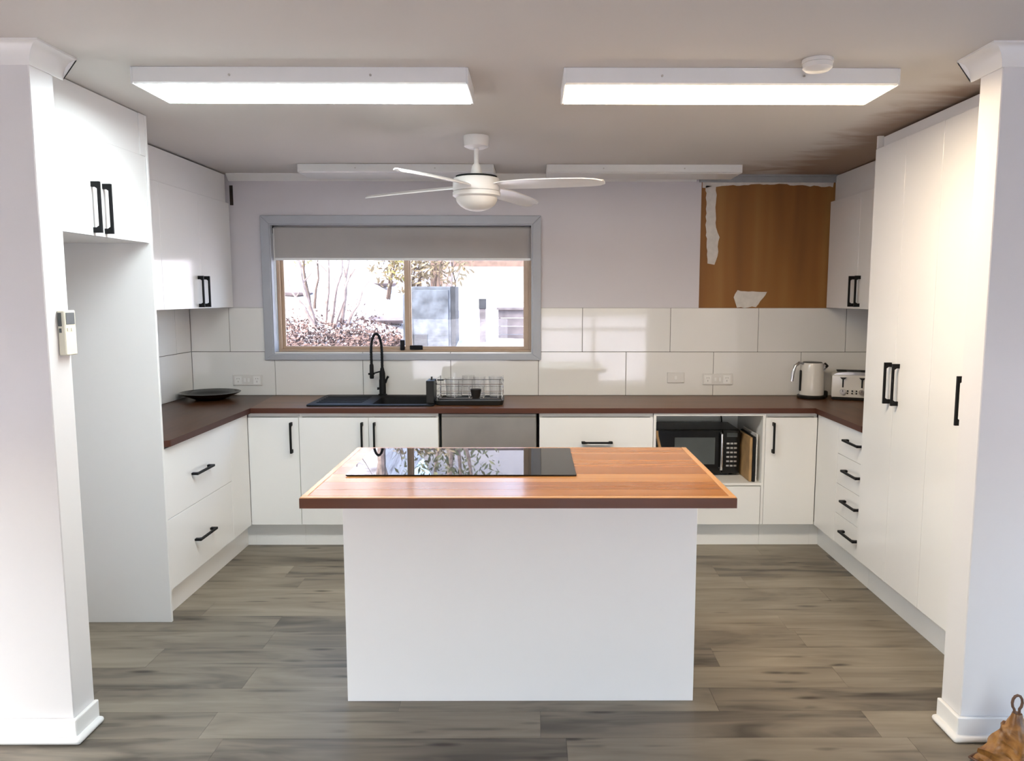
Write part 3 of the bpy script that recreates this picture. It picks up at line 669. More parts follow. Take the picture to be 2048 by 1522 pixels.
# coil round the neck
def resample(path, step):
    P_ = [Vector(p) for p in path]; out = []; 
    for a, b in zip(P_[:-1], P_[1:]):
        k = max(1, int((b - a).length / step))
        out += [a.lerp(b, j / k) for j in range(k)]
    return out + [P_[-1]]
cp = resample(path, 0.0025); coil = []
for i, q in enumerate(cp):
    d = (cp[min(i + 1, len(cp) - 1)] - cp[max(0, i - 1)]).normalized(); a = Vector((0, 1, 0)) - d * d.y; a.normalize(); b = d.cross(a)
    t = i * 1.35; coil.append(q + (a * math.cos(t) + b * math.sin(t)) * 0.0098)
obj('spring', MB().tube(coil, 0.0021, 4), 'black_matt', nk, smooth=True)
obj('spray_head', MB().lathe([(0.0125, 0), (0.0145, 0.01), (0.0135, 0.09), (0.010, 0.10)], X + hx + 0.001, Y - 0.02, 16, Zb + 0.115), 'black_matt', tp, smooth=True)
obj('holder_arm', MB().tube([(X, Y, Zb + 0.165), (X + hx + 0.012, Y - 0.018, Zb + 0.150)], 0.005, 8).tube([(X + hx + 0.02, Y - 0.02, Zb + 0.149), (X + hx - 0.022, Y - 0.02, Zb + 0.146)], 0.007, 8), 'black_matt', tp)
obj('lever', MB().tube([(X + 0.018, Y, Zb + 0.085), (X + 0.032, Y - 0.004, Zb + 0.115), (X + 0.040, Y - 0.006, Zb + 0.128)], [0.010, 0.007, 0.009], 8), 'black_matt', tp, smooth=True)
obj('side_knob', MB().tube([(X - 0.018, Y, Zb + 0.045), (X - 0.036, Y - 0.003, Zb + 0.045)], [0.008, 0.009], 10), 'black_matt', tp)

# dish rack
dr = thing('dish_rack', (-0.40, 4.83, ZC), 'chrome wire dish rack with black tray beside the sink', 'dish rack')
rx0, rx1, ry0, ry1 = -0.605, -0.185, 4.70, 4.97
mb = MB(); skin(mb, [loop(rx0, rx1, ry0, ry1, ZC + 0.004, .03), loop(rx0 - .004, rx1 + .004, ry0 - .004, ry1 + .004, ZC + 0.03, .03), loop(rx0 + .003, rx1 - .003, ry0 + .003, ry1 - .003, ZC + 0.03, .027), loop(rx0 + .008, rx1 - .008, ry0 + .008, ry1 - .008, ZC + 0.010, .026)])
obj('drip_tray', mb, 'black_plastic', dr, smooth=True)
def rect_wire(z, r=0.0028, ins=0.0): 
    l = loop(rx0 + ins, rx1 - ins, ry0 + ins, ry1 - ins, z, .03, 4); return l + [l[0]]
mb = MB().tube(rect_wire(ZC + 0.045, .003, .006), .003, 6).tube(rect_wire(ZC + 0.135, .003), .003, 6).tube(rect_wire(ZC + 0.09, .002, .003), .002, 6)
for k in range(5):
    x = rx0 + 0.03 + k * (rx1 - rx0 - 0.06) / 4
    mb.tube([(x, ry0, ZC + 0.135), (x, ry0 + 0.006, ZC + 0.045), (x, ry1 - 0.006, ZC + 0.045), (x, ry1, ZC + 0.135)], .0018, 5)
for sx in (rx0 + 0.006, rx1 - 0.006):
    for syy in (ry0 + 0.03, ry1 - 0.03): mb.tube([(sx, syy, ZC + 0.0005), (sx, syy, ZC + 0.165)], .0032, 6)
for sx in (rx0 + 0.006, rx1 - 0.006): mb.tube([(sx, ry0 + 0.03, ZC + 0.165), (sx, ry1 - 0.03, ZC + 0.165)], .0032, 6)
obj('wire_frame', mb, 'chrome', dr, smooth=True)
obj('cutlery_holder', frame(-0.662, -0.614, ZC + 0.0135, ZC + 0.155, 4.70, 4.84, 0.003).box(-0.662, -0.614, 4.70, 4.703, ZC + .014, ZC + .155).box(-0.662, -0.614, 4.837, 4.84, ZC + .014, ZC + .155), 'black_plastic', dr, bevel=0.001)
obj('hook', MB().box(-0.645, -0.560, 4.765, 4.775, ZC + 0.150, ZC + 0.158).box(-0.640, -0.630, 4.763, 4.777, ZC + 0.155, ZC + 0.175), 'black_plastic', dr)
def tumbler(x, y, r, h, label, z=ZC + 0.0485, mat='tumbler_glass', rim=1.08):
    mb = MB().lathe([(r * .92, 0), (r * rim, h), (r * rim - .0022, h), (r * .92 - .003, .006)], x, y, 24, z, caps=False)
    n = 24; mb.add([(x + r * .92 * math.cos(2 * math.pi * k / n), y + r * .92 * math.sin(2 * math.pi * k / n), z) for k in range(n)], [list(range(n))])
    return tag(obj('tumbler', mb, mat, None, smooth=True), label, 'glass', 'glassware draining in the dish rack')
tumbler(-0.497, 4.80, 0.055, 0.115, 'wide clear glass jar in the dish rack, nearest the cutlery holder')
tumbler(-0.415, 4.90, 0.038, 0.12, 'tall clear glass at the back of the dish rack')
tumbler(-0.335, 4.78, 0.036, 0.125, 'clear drinking glass standing beside the small dark cup in the dish rack')
tumbler(-0.235, 4.80, 0.040, 0.125, 'clear drinking glass at the end of the dish rack away from the sink')
mb = MB().lathe([(0.024, 0), (0.036, 0.055), (0.0335, 0.055), (0.021, 0.004)], 0, 0, 20, 0)
cup = tag(obj('cup', MB().lathe([(0.024, 0), (0.036, 0.055), (0.0335, 0.055), (0.021, 0.004)], -0.352, 4.723 + 0.02, 20, ZC + 0.0485), 'black_plastic', None, smooth=True), 'small dark grey cup at the front of the dish rack', 'cup')
cup.location.y = 4.70

# platter
pl = tag(obj('platter', MB().lathe([(0.085, 0), (0.095, 0.006), (0.15, 0.028), (0.188, 0.046), (0.192, 0.050), (0.186, 0.051), (0.14, 0.030), (0.09, 0.013), (0.0, 0.010)], -2.128, 4.985, 40, ZC, caps=False), 'black_gloss', None, smooth=True),
         'wide shallow black platter on the worktop in the left corner', 'platter')

# kettle
kt = thing('kettle', (1.882, 5.07, ZC), 'cream enamel electric kettle on a black base beside the toaster', 'kettle')
kx, ky = 1.882, 5.065
obj('power_base', MB().lathe([(0.088, 0), (0.092, 0.006), (0.092, 0.018), (0.084, 0.024)], kx, ky, 28, ZC), 'black_plastic', kt, smooth=True)
obj('body', MB().lathe([(0.080, 0.0), (0.081, 0.01), (0.080, 0.06), (0.076, 0.14), (0.068, 0.205), (0.064, 0.215)], kx, ky, 32, ZC + 0.0245), 'enamel_cream', kt, smooth=True)
obj('lid', MB().lathe([(0.0635, 0), (0.060, 0.004), (0.03, 0.006), (0.0, 0.0065)], kx, ky, 28, ZC + 0.2397, caps=False), 'black_plastic', kt, smooth=True)
obj('handle', MB().tube([(kx - 0.055, ky - .01, ZC + 0.228), (kx - 0.095, ky - .015, ZC + 0.238), (kx - 0.122, ky - .02, ZC + 0.218), (kx - 0.136, ky - .02, ZC + 0.17), (kx - 0.143, ky - .02, ZC + 0.115)], [0.010, 0.0125, 0.0125, 0.012, 0.0115], 10), 'chrome', kt, smooth=True, label='chrome handle')
obj('gauge', MB().box(kx - 0.090, kx - 0.076, ky - 0.022, ky - 0.008, ZC + 0.05, ZC + 0.19), 'black_plastic', kt, bevel=0.004)
obj('spout', MB().tube([(kx + 0.058, ky - .005, ZC + 0.195), (kx + 0.083, ky - .007, ZC + 0.222)], [0.024, 0.018], 14), 'chrome', kt, smooth=True)
obj('spout_tip', MB().tube([(kx + 0.079, ky - .0065, ZC + 0.214), (kx + 0.094, ky - .008, ZC + 0.228)], [0.0195, 0.017], 14), 'black_plastic', kt, smooth=True)
obj('power_socket', MB().box(kx + 0.076, kx + 0.106, ky - 0.02, ky + 0.02, ZC + 0.004, ZC + 0.05), 'black_plastic', kt, bevel=0.006)

# toaster (rotated): local x to its right, -y its front
to = thing('toaster', (2.145, 5.03, ZC), 'cream four slot toaster with lever slots and dials in the right corner', 'toaster', rz=R(-20), local=True)
obj('body', MB().prism([(-0.135, 0.018), (0.135, 0.018), (0.135, 0.155), (0.128, 0.166), (-0.128, 0.166), (-0.135, 0.155)], 'Y', -0.105, 0.105), 'enamel_cream', to, bevel=0.006, seg=2)
obj('base', MB().box(-0.130, 0.130, -0.100, 0.100, 0.0, 0.0178), 'black_plastic', to, bevel=0.003)
obj('top_plate', MB().prism([(-0.128, 0.1665), (0.128, 0.1665), (0.10, 0.180), (0.04, 0.186), (-0.04, 0.186), (-0.10, 0.180)], 'Y', -0.098, 0.098), 'steel', to)
for yy_ in (-0.06, -0.02, 0.02, 0.06): obj('bread_slot', MB().box(-0.105, 0.105, yy_ - 0.009, yy_ + 0.009, 0.1855, 0.1875), 'black_matt', to)
for xx in (-0.066, 0.050):
    sl = obj('lever_slot', MB().box(xx - 0.0045, xx + 0.0045, -0.1105, -0.1085, 0.085, 0.150), 'black_matt', to)
    obj('lever', MB().prism([(xx - 0.020, 0.152), (xx + 0.020, 0.152), (xx + 0.008, 0.140), (xx - 0.008, 0.140)], 'Y', -0.128, -0.1107), 'black_plastic', sl)
    kn = obj('dial', MB().tube([(xx, -0.1085, 0.056), (xx, -0.124, 0.056)], [0.0185, 0.017], 18), 'steel', to, smooth=True)
    obj('dial_mark', MB().box(xx - 0.0015, xx + 0.0015, -0.1255, -0.1243, 0.056, 0.070), 'black_matt', kn)
for xx in (-0.036, -0.008, 0.018):
    for z in (0.047, 0.063):
        obj('button', MB().tube([(xx, -0.1085, z), (xx, -0.113, z)], 0.0052, 10), 'black_plastic', to)

# power outlets and switches on the tiles
def outlet(x0, x1, z0, z1, label, name, cat, cells):
    t = thing(name, ((x0 + x1) / 2, ty, z0), label, cat)
    obj('plate', MB().box(x0, x1, ty - 0.0092, ty - 0.0003, z0, z1), 'white_plastic', t, bevel=0.002)
    for c0, c1, k in cells:
        a, b = x0 + (x1 - x0) * c0, x0 + (x1 - x0) * c1
        if k == 'rocker': obj('rocker', MB().box(a, b, ty - 0.0115, ty - 0.0092, z0 + (z1 - z0) * .32, z0 + (z1 - z0) * .68), 'trim_white', t, bevel=0.001)
        else:
            s_o = obj('socket', MB().box(a, b, ty - 0.0102, ty - 0.0092, z0 + (z1 - z0) * .12, z0 + (z1 - z0) * .88), 'trim_white', t, bevel=0.0005)
            xm_, zm = (a + b) / 2, (z0 + z1) / 2
            obj('slot', MB().prism([(xm_ - .010, zm + .008), (xm_ - .006, zm + .014), (xm_ - .004, zm + .013), (xm_ - .008, zm + .007)], 'Y', ty - 0.0106, ty - 0.0101)
                .prism([(xm_ + .010, zm + .008), (xm_ + .006, zm + .014), (xm_ + .004, zm + .013), (xm_ + .008, zm + .007)], 'Y', ty - 0.0106, ty - 0.0101)
                .box(xm_ - .0012, xm_ + .0012, ty - 0.0106, ty - 0.0101, zm - .015, zm - .005), 'gap_dark', s_o)
outlet(-2.052, -1.852, 0.955, 1.028, 'wide white power outlet on the tiles left of the sink, above the platter', 'power_outlet', 'outlet', [(0.06, 0.30, 's'), (0.37, 0.44, 'rocker'), (0.50, 0.57, 'rocker'), (0.70, 0.94, 's')])
outlet(0.929, 1.046, 0.974, 1.045, 'small white single switch plate on the back wall tiles', 'light_switch', 'switch', [(0.42, 0.58, 'rocker')])
outlet(1.172, 1.380, 0.960, 1.036, 'wide white double power outlet nearest the kettle', 'power_outlet', 'outlet', [(0.05, 0.30, 's'), (0.39, 0.46, 'rocker'), (0.54, 0.61, 'rocker'), (0.68, 0.93, 's')])

# microwave niche
mw = thing('microwave', (1.06, 4.98, 0.414), 'black microwave oven standing in the open cabinet under the worktop', 'microwave')
obj('body', MB().box(0.79, 1.335, 4.812, 5.10, 0.428, 0.715), 'black_plastic', mw, bevel=0.004)
dd = obj('door', MB().box(0.79, 1.222, 4.795, 4.811, 0.430, 0.713), 'black_gloss', mw, bevel=0.003)
obj('door_window', MB().box(0.915, 1.175, 4.7935, 4.7949, 0.49, 0.665), 'screen_grey', dd, label='greyish see-through door window')
obj('handle', MB().tube([(1.212, 4.794, 0.455), (1.212, 4.768, 0.462), (1.212, 4.764, 0.50), (1.212, 4.764, 0.65), (1.212, 4.768, 0.688), (1.212, 4.794, 0.695)], 0.0085, 10), 'chrome', dd, smooth=True, label='silver bar handle')
cpn = obj('control_panel', MB().box(1.2235, 1.335, 4.795, 4.811, 0.430, 0.713), 'black_gloss', mw, bevel=0.003)
obj('display', MB().box(1.25, 1.318, 4.794, 4.7949, 0.668, 0.695), 'screen_grey', cpn)
for i in range(6):
    for j in range(3): obj('button', MB().box(1.25 + j * 0.024, 1.268 + j * 0.024, 4.7938, 4.7949, 0.475 + i * 0.029, 0.486 + i * 0.029), 'steel', cpn)
for x in (0.83, 1.29):
    for y in (4.84, 5.06): obj('foot', MB().lathe([(0.012, 0), (0.012, 0.0138)], x, y, 10, 0.4141), 'black_matt', mw)
tag(obj('chopping_board', MB().box(1.352, 1.370, 4.632, 4.90, 0.4145, 0.695), 'board_wood', None, bevel=0.003), 'wooden chopping board standing on edge beside the microwave', 'board')
tag(obj('baking_tray', MB().box(1.3705, 1.388, 4.628, 4.92, 0.4145, 0.70), 'black_matt', None, bevel=0.004), 'black baking tray standing on edge behind the wooden board', 'tray')
tag(obj('cutting_sheet', MB().box(1.3925, 1.400, 4.63, 4.93, 0.4145, 0.715), 'white_plastic', None, bevel=0.002), 'white plastic cutting board standing against the cabinet side', 'board')
tag(obj('wooden_spoon', MB().tube([(0.775, 4.640, 0.735), (0.777, 4.641, 0.70), (0.792, 4.643, 0.64), (0.806, 4.646, 0.58), (0.815, 4.65, 0.45), (0.816, 4.65, 0.4155)], [0.007, 0.0085, 0.0095, 0.009, 0.0085, 0.008], 8), 'board_wood', None, smooth=True), 'slim wooden handle standing at the left side of the microwave', 'spoon')
obj('power_cord', MB().tube([(1.27, 5.165, 0.83), (1.275, 5.12, 0.80), (1.29, 5.11, 0.75), (1.30, 5.13, 0.70), (1.29, 5.14, 0.60), (1.28, 5.13, 0.42)], 0.005, 8), 'black_plastic', mw, smooth=True)

# ------------------------------------------------------------------ ceiling fixtures
def panel_light(x0, x1, y0, y1, h, mat, label, screws, group, lit=True):
    t = thing('ceiling_light', ((x0 + x1) / 2, (y0 + y1) / 2, HC - h), label, 'light', group)
    zt = HC - 0.001
    obj('housing', MB().prism([(y0, zt), (y1, zt), (y1 - 0.0, HC - h * .9), (y1 - 0.012, HC - h), (y0 + 0.012, HC - h), (y0, HC - h * .9)], 'X', x0 + 0.008, x1 - 0.008), 'light_body', t)
    for xx in (x0, x1 - 0.0078): obj('end_cap', MB().box(xx, xx + 0.0078, y0 - 0.002, y1 + 0.002, HC - h - 0.001, zt), 'light_body', t, bevel=0.002)
    obj('diffuser', MB().box(x0 + 0.012, x1 - 0.012, y0 + 0.014, y1 - 0.014, HC - h - 0.003, HC - h - 0.0003), mat, t)
    for sx in screws: obj('screw', MB().tube([(sx, y0 + 0.0005, HC - h * 0.5), (sx, y0 - 0.004, HC - h * 0.5)], 0.0042, 8), 'steel', t)
    return t
g1 = 'surface mounted ceiling light panels'
panel_light(-1.425, -0.228, 2.80, 3.085, 0.058, 'led_cool', 'lit cool white ceiling light panel above the fridge side', [-1.075, -0.575], g1)
panel_light(0.112, 1.312, 2.80, 3.085, 0.058, 'led_warm', 'lit warm white ceiling light panel beside the smoke alarm', [0.462, 0.968], g1)
panel_light(-1.447, -0.238, 4.79, 5.06, 0.050, 'light_body', 'unlit white ceiling light panel above the kitchen window', [-1.09, -0.60], g1)
panel_light(0.088, 1.297, 4.79, 5.06, 0.050, 'light_body', 'unlit white ceiling light panel before the bare orange board', [0.44, 0.94], g1)
sm = thing('smoke_alarm', (0.98, 2.70, HC), 'round white smoke alarm on the ceiling beside the warm light panel', 'smoke alarm')
obj('base', MB().lathe([(0.052, 0), (0.052, -0.012)], 0.98, 2.705, 28, HC - 0.001), 'white_plastic', sm, smooth=True)
obj('cover', MB().lathe([(0.049, -0.0125), (0.049, -0.028), (0.040, -0.036), (0.0, -0.038)], 0.98, 2.705, 28, HC - 0.001, caps=False), 'white_plastic', sm, smooth=True)

# ceiling fan
fx, fy = -0.285, 3.97
fan = thing('ceiling_fan', (fx, fy, HC), 'white four blade ceiling fan with round lamp hanging before the window', 'fan')
obj('canopy', MB().lathe([(0.064, 0), (0.066, -0.01), (0.062, -0.052), (0.040, -0.062)], fx, fy, 28, HC - 0.001), 'fan_white', fan, smooth=True)
obj('downrod', MB().tube([(fx, fy, HC - 0.06), (fx, fy, 2.17)], 0.0125, 12), 'fan_white', fan, smooth=True)
obj('coupling', MB().lathe([(0.014, 0.0), (0.022, -0.012), (0.030, -0.045), (0.026, -0.062)], fx, fy, 20, 2.237), 'fan_white', fan, smooth=True)
obj('motor_housing', MB().lathe([(0.03, 0.0), (0.090, -0.003), (0.116, -0.010), (0.121, -0.020), (0.122, -0.066), (0.118, -0.074)], fx, fy, 36, 2.172), 'fan_white', fan, smooth=True)
obj('motor_rim', MB().lathe([(0.085, 0.0), (0.106, -0.003), (0.106, -0.006)], fx, fy, 36, 2.1765), 'dark_metal', fan, smooth=True)
lr = obj('lamp_ring', MB().lathe([(0.119, 0.0), (0.122, -0.004), (0.122, -0.022), (0.108, -0.030)], fx, fy, 36, 2.096), 'fan_white', fan, smooth=True)
obj('lamp_globe', MB().lathe([(0.107, 0)] + [(0.107 * math.cos(R(a)), -0.068 * math.sin(R(a))) for a in (12, 25, 40, 55, 70, 82)] + [(0.0, -0.068)], fx, fy, 32, 2.066, caps=False), 'globe_opal', lr, smooth=True)
prof = [(0.10, 0.030), (0.16, 0.050), (0.30, 0.063), (0.48, 0.060), (0.60, 0.054), (0.66, 0.042), (0.69, 0.020)]
bt = R(-12)
for k in range(4):
    ph = R(64.5 + 90 * k); rd = Vector((math.cos(ph), math.sin(ph), 0)); tn = Vector((-math.sin(ph), math.cos(ph), 0))
    mb = MB(); vs_ = []; ns = 5
    for r0, hw in prof:
        for s in (1, -1):
            for i in range(ns):
                u = -1 + 2 * i / (ns - 1); ww = u * hw
                cam_ = 0.008 * (1 - u * u)
                q = Vector((fx, fy, 2.122)) + rd * r0 + tn * (ww * math.cos(bt)) + Vector((0, 0, ww * math.sin(bt) + cam_ + s * 0.0025 - 0.018 * (r0 / 0.69) ** 2))
                vs_.append(q)
    fs = []; W_ = 2 * ns
    for j in range(len(prof) - 1):
        for i in range(ns - 1):
            fs.append((j * W_ + i, j * W_ + i + 1, (j + 1) * W_ + i + 1, (j + 1) * W_ + i))
            fs.append((j * W_ + ns + i + 1, j * W_ + ns + i, (j + 1) * W_ + ns + i, (j + 1) * W_ + ns + i + 1))
        fs.append((j * W_, (j + 1) * W_, (j + 1) * W_ + ns, j * W_ + ns)); fs.append((j * W_ + ns - 1, j * W_ + 2 * ns - 1, (j + 1) * W_ + 2 * ns - 1, (j + 1) * W_ + ns - 1))
    for j in (0, len(prof) - 1):
        for i in range(ns - 1): fs.append((j * W_ + i, j * W_ + ns + i, j * W_ + ns + i + 1, j * W_ + i + 1))
    mb.add(vs_, fs); obj('blade', mb, 'fan_white', fan, smooth=True)

# wall controller on the left wall end
th = thing('wall_controller', (NL, 2.63, 1.36), 'cream wall controller with a grey screen on the left wall end', 'controller')
obj('case', MB().box(NL + 0.0005, NL + 0.026, 2.596, 2.660, 1.362, 1.516), 'cream_plastic', th, bevel=0.003)
obj('screen', MB().box(NL + 0.0262, NL + 0.0272, 2.604, 2.652, 1.468, 1.508), 'screen_grey', th, label='grey screen')
obj('side_grip', MB().box(NL + 0.004, NL + 0.016, 2.5945, 2.5958, 1.462, 1.508).box(NL + 0.006, NL + 0.014, 2.5945, 2.5958, 1.44, 1.455), 'screen_grey', th)
for i in range(2): obj('button', MB().box(NL + 0.0262, NL + 0.028, 2.608 + i * .022, 2.622 + i * .022, 1.445, 1.456), 'cream_plastic', th)

# leather doorstop
ds = thing('door_stop', (1.612, 2.375, 0), 'crumpled brown leather doorstop with a cord loop by the right wall end', 'doorstop')
bxc, byc = 1.612, 2.375
prof = [(0.100, 0.0), (0.113, 0.010), (0.113, 0.024)] + [(0.113 - 0.085 * ((z - .024) / .145) ** 0.9, z) for z in [.032 + .0085 * i for i in range(16)]] + [(0.023, 0.176), (0.018, 0.190)]
mb = MB(); n = 56; vs_ = []; fs = []
for i, (r0, z) in enumerate(prof):
    for k in range(n):
        a = 2 * math.pi * k / n; sq = 1 / max(abs(math.cos(a)), abs(math.sin(a))); sq = 1 + (sq - 1) * max(0, 1 - z / 0.15)
        nz_ = noise.noise(Vector((math.cos(a) * 2.2, math.sin(a) * 2.2, z * 22)))
        fold = math.sin(z * 150 + 2.2 * math.sin(a + 0.6) + 1.5 * nz_) if 0.02 < z < 0.15 else 0
        rr = r0 * sq * 0.80 * (1 + 0.11 * nz_ * (1 if z > 0.03 else 0.25) + 0.075 * fold); zz_ = z + (0.014 * math.sin(a * 2 + z * 30) if 0.04 < z < 0.14 else 0)
        vs_.append((bxc + rr * math.cos(a + 0.5), byc + rr * math.sin(a + 0.5), zz_))
for i in range(len(prof) - 1):
    for k in range(n): fs.append((i * n + k, i * n + (k + 1) % n, (i + 1) * n + (k + 1) % n, (i + 1) * n + k))
fs += [list(range(n))[::-1], [(len(prof) - 1) * n + k for k in range(n)]]
obj('bag', mb.add(vs_, fs), 'leather_brown', ds, smooth=True)
bb = [(bxc + 0.113 * .825 * (1 / max(abs(math.cos(a)), abs(math.sin(a)))) * math.cos(a + 0.5), byc + 0.113 * .825 * (1 / max(abs(math.cos(a)), abs(math.sin(a)))) * math.sin(a + 0.5), 0.011) for a in [2 * math.pi * k / 56 for k in range(57)]]
obj('base_seam', MB().tube(bb, 0.0045, 6), 'rope_brown', ds, smooth=True)
lp = [(bxc - 0.008, byc, 0.185)] + [(bxc - 0.002 + 0.017 * math.sin(t), byc, 0.226 - 0.026 * math.cos(t)) for t in [R(a) for a in (-30, -60, -90, -120, -150, 180, 150, 120, 90, 60, 30)]] + [(bxc + 0.008, byc, 0.185)]
obj('cord_loop', MB().tube(lp, 0.0045, 8), 'rope_brown', ds, smooth=True)

# ------------------------------------------------------------------ outside the kitchen window
def terr(x, y):
    left = 0.60 + (y - 7.0) * 0.31
    right = 0.72 + min(y - 7.0, 4.5) * 0.15 + max(0, y - 11.5) * 0.03
    k = min(1, max(0, (x / y + 0.24) / 0.10)); k = k * k * (3 - 2 * k)
    h = left * (1 - k) + right * k
    h = min(h, 2.3 + (y - 12.5) * 0.17) if y > 12 else h
    h += max(0, y - 24.5) * 0.42
    if y < 7.0: h = -0.3 + (h + 0.3) * max(0, (y - 5.9) / 1.1)
    return h + 0.05 * noise.noise(Vector((x * 0.9, y * 0.9, 0))) + 0.02 * noise.noise(Vector((x * 4, y * 4, 3)))
mb = MB(); nx, ny = 90, 90; gx = [-20 + 38 * i / nx for i in range(nx + 1)]; gy = [5.9 + 34 * (j / ny) ** 1.7 for j in range(ny + 1)]
mb.add([(x, y, terr(x, y)) for y in gy for x in gx], [(j * (nx + 1) + i, j * (nx + 1) + i + 1, (j + 1) * (nx + 1) + i + 1, (j + 1) * (nx + 1) + i) for j in range(ny) for i in range(nx)])
struct('hillside', mb, 'pale_soil', smooth=True)
struct('ground', MB().box(-40, 40, -60, 5.9, -0.5, -0.3), 'pale_soil')

def at(px, Y, dz=0.0):        # a spot outside at depth Y along the sight line of a window column
    x = (px - 1072.9) / FPX * Y; return Vector((x, Y, terr(x, Y) + dz))
def stems(parent, base, spec, mat='bark'):
    for dx, dy, h, r0, lean in spec:
        p0 = Vector((base.x + dx, base.y + dy, terr(base.x + dx, base.y + dy) - 0.03)); pts = []; rs = []
        for i in range(7):
            t = i / 6; pts.append(p0 + Vector((lean * t * h + 0.03 * math.sin(i * 1.9 + dx * 40) * t, dy * t, h * t))); rs.append(r0 * (1 - 0.7 * t))
        s = obj('stem', MB().tube(pts, rs, 7), mat, parent, smooth=True)
        mb = MB()
        for j in range(3):
            q = pts[3 + j]; d = Vector((random.uniform(-.5, .5), random.uniform(-.3, .3), random.uniform(.4, .9))) * 0.3 * h
            mb.tube([q, q + d * .5 + Vector((.01, 0, 0)), q + d], [rs[3 + j] * .6, rs[3 + j] * .4, .002], 5)
        obj('twig', mb, mat, s, smooth=True)
def leaves(name, parent, centre, rad, n, mat, size=0.05, squash=1.0):
    mb = MB()
    for _ in range(n):
        d = Vector((random.gauss(0, 1), random.gauss(0, 1), random.gauss(0, 1))); d.normalize(); d *= random.random() ** 0.5
        q = centre + Vector((d.x * rad[0], d.y * rad[1], d.z * rad[2])); a = Vector((random.uniform(-1, 1), random.uniform(-1, 1), random.uniform(-1, 1))).normalized()
        b = a.orthogonal().normalized(); s = size * random.uniform(.5, 1.2)
        mb.add([q - a * s, q + b * s * .35, q + a * s, q - b * s * .35], [(0, 1, 2, 3)])
    o = obj(name, mb, mat, parent)
    if parent is not None: o['kind'] = 'stuff'
    return o
b0 = at(668, 9.0)
sh = thing('bare_shrub', b0, 'bare shrub of several pale stems outside, left half of the window', 'shrub')
stems(sh, b0, [(-0.16, 0, 1.05, .035, -.25), (-.06, .05, 1.25, .03, .08), (0.0, 0, .95, .04, .22), (.07, -.05, .7, .028, .35), (.12, .1, 1.1, .03, .12), (-.1, -.1, .6, .025, -.55), (.2, 0, .55, .02, .5)])
b1 = at(632, 9.6)
sh = thing('leafy_sapling', b1, 'thin sapling with yellow green leaves outside, furthest left in the window', 'sapling')
stems(sh, b1, [(0, 0, 1.0, .025, -.12), (.05, 0, .8, .02, .12)], 'bark_brown')
leaves('foliage', sh, b1 + Vector((-0.08, 0, 0.75)), (.16, .15, .30), 160, 'leaf_yellow', .035)
b2 = at(845, 10.6)
sh = thing('dry_bush', b2, 'dry yellow brown bush rising behind the grey metal cabinet outside', 'bush')
stems(sh, b2, [(random.uniform(-.5, .6), random.uniform(-.2, .2), random.uniform(.8, 1.2), .018, random.uniform(-.2, .2)) for _ in range(9)], 'bark_brown')
leaves('foliage', sh, b2 + Vector((0.05, 0, 0.75)), (.75, .3, .50), 900, 'dry_grass', .06)
leaves('foliage', sh, b2 + Vector((-0.25, 0, 0.75)), (.25, .3, .40), 140, 'leaf_yellow', .045)
# leaf litter on the bank
mb = MB()
for _ in range(4200):
    px = random.uniform(548, 812); Y = min(10.4, 8.3 + abs(random.gauss(0, .5))); q = at(px, Y, random.uniform(0.0, .05)); s = random.uniform(.012, .034)
    a = Vector((random.uniform(-1, 1), random.uniform(-1, 1), random.uniform(-.5, .8))).normalized(); b = a.orthogonal().normalized()
    mb.add([q - a * s, q + b * s * .4, q + a * s, q - b * s * .4], [(0, 1, 2, 3)])
lt = obj('leaf_litter', mb, 'litter_brown'); lt['kind'] = 'stuff'; lt['label'] = 'brown leaf litter and twigs covering the pale bank outside'
# rocks on the bank
labs = ['low dark rock on the bank left of the bare shrub', 'flat grey rock high on the bank near the middle window bar', 'long low rock at the right edge of the left pane']
for (px, Y, sx, sz), lab in zip([(600, 10.2, .26, .05), (772, 11.4, .30, .06), (784, 9.5, .30, .06)], labs):
    q = at(px, Y); mb = MB(); vs_ = []; n = 12
    for i in range(5):
        ph = math.pi * (i + .001) / 4.002
        for k in range(n):
            a = 2 * math.pi * k / n; r = math.sin(ph) * (1 + .25 * noise.noise(Vector((math.cos(a) * 1.5, math.sin(a) * 1.5, i + px))))
            vs_.append((q.x + sx * r * math.cos(a), q.y + .2 * r * math.sin(a), q.z + .02 + sz * math.cos(ph)))
    mb.add(vs_, [(i * n + k, i * n + (k + 1) % n, (i + 1) * n + (k + 1) % n, (i + 1) * n + k) for i in range(4) for k in range(n)])
    tag(obj('rock', mb, 'rock_grey', smooth=True), lab, 'rock', 'rocks on the bank outside')
# grey metal cabinet outside
q = at(867, 8.7); zb = q.z - .06
mc = thing('metal_cabinet', (q.x, 8.8, zb), 'weathered grey metal cabinet outside behind the right window pane', 'cabinet')
zt = 1.5656 + (585 - 566) / FPX * 8.7
obj('body', MB().prism([(q.x - .30, zb), (q.x + .255, zb), (q.x + .255, zt), (q.x - .18, zt), (q.x - .30, zt - .09)], 'Y', 8.70, 9.10), 'grey_metal', mc, bevel=.01, seg=2)
obj('door', MB().prism([(q.x - .265, zb + .05), (q.x + .225, zb + .05), (q.x + .225, zt - .04), (q.x - .165, zt - .04), (q.x - .265, zt - .12)], 'Y', 8.688, 8.699), 'grey_metal', mc, bevel=.003)
obj('corner_strip', MB().box(q.x + .256, q.x + .305, 8.69, 9.10, zb, zt), 'dark_metal', mc)
obj('vent', MB().box(q.x - .23, q.x - .02, 8.680, 8.687, zb + .08, zb + .22), 'dark_metal', mc)
q = at(974, 8.9); zt = 1.5656 + (585 - 590) / FPX * 8.9
fp = thing('fence_post', (q.x, 8.9, q.z), 'pale timber post with a dark cap standing outside, right pane', 'post')
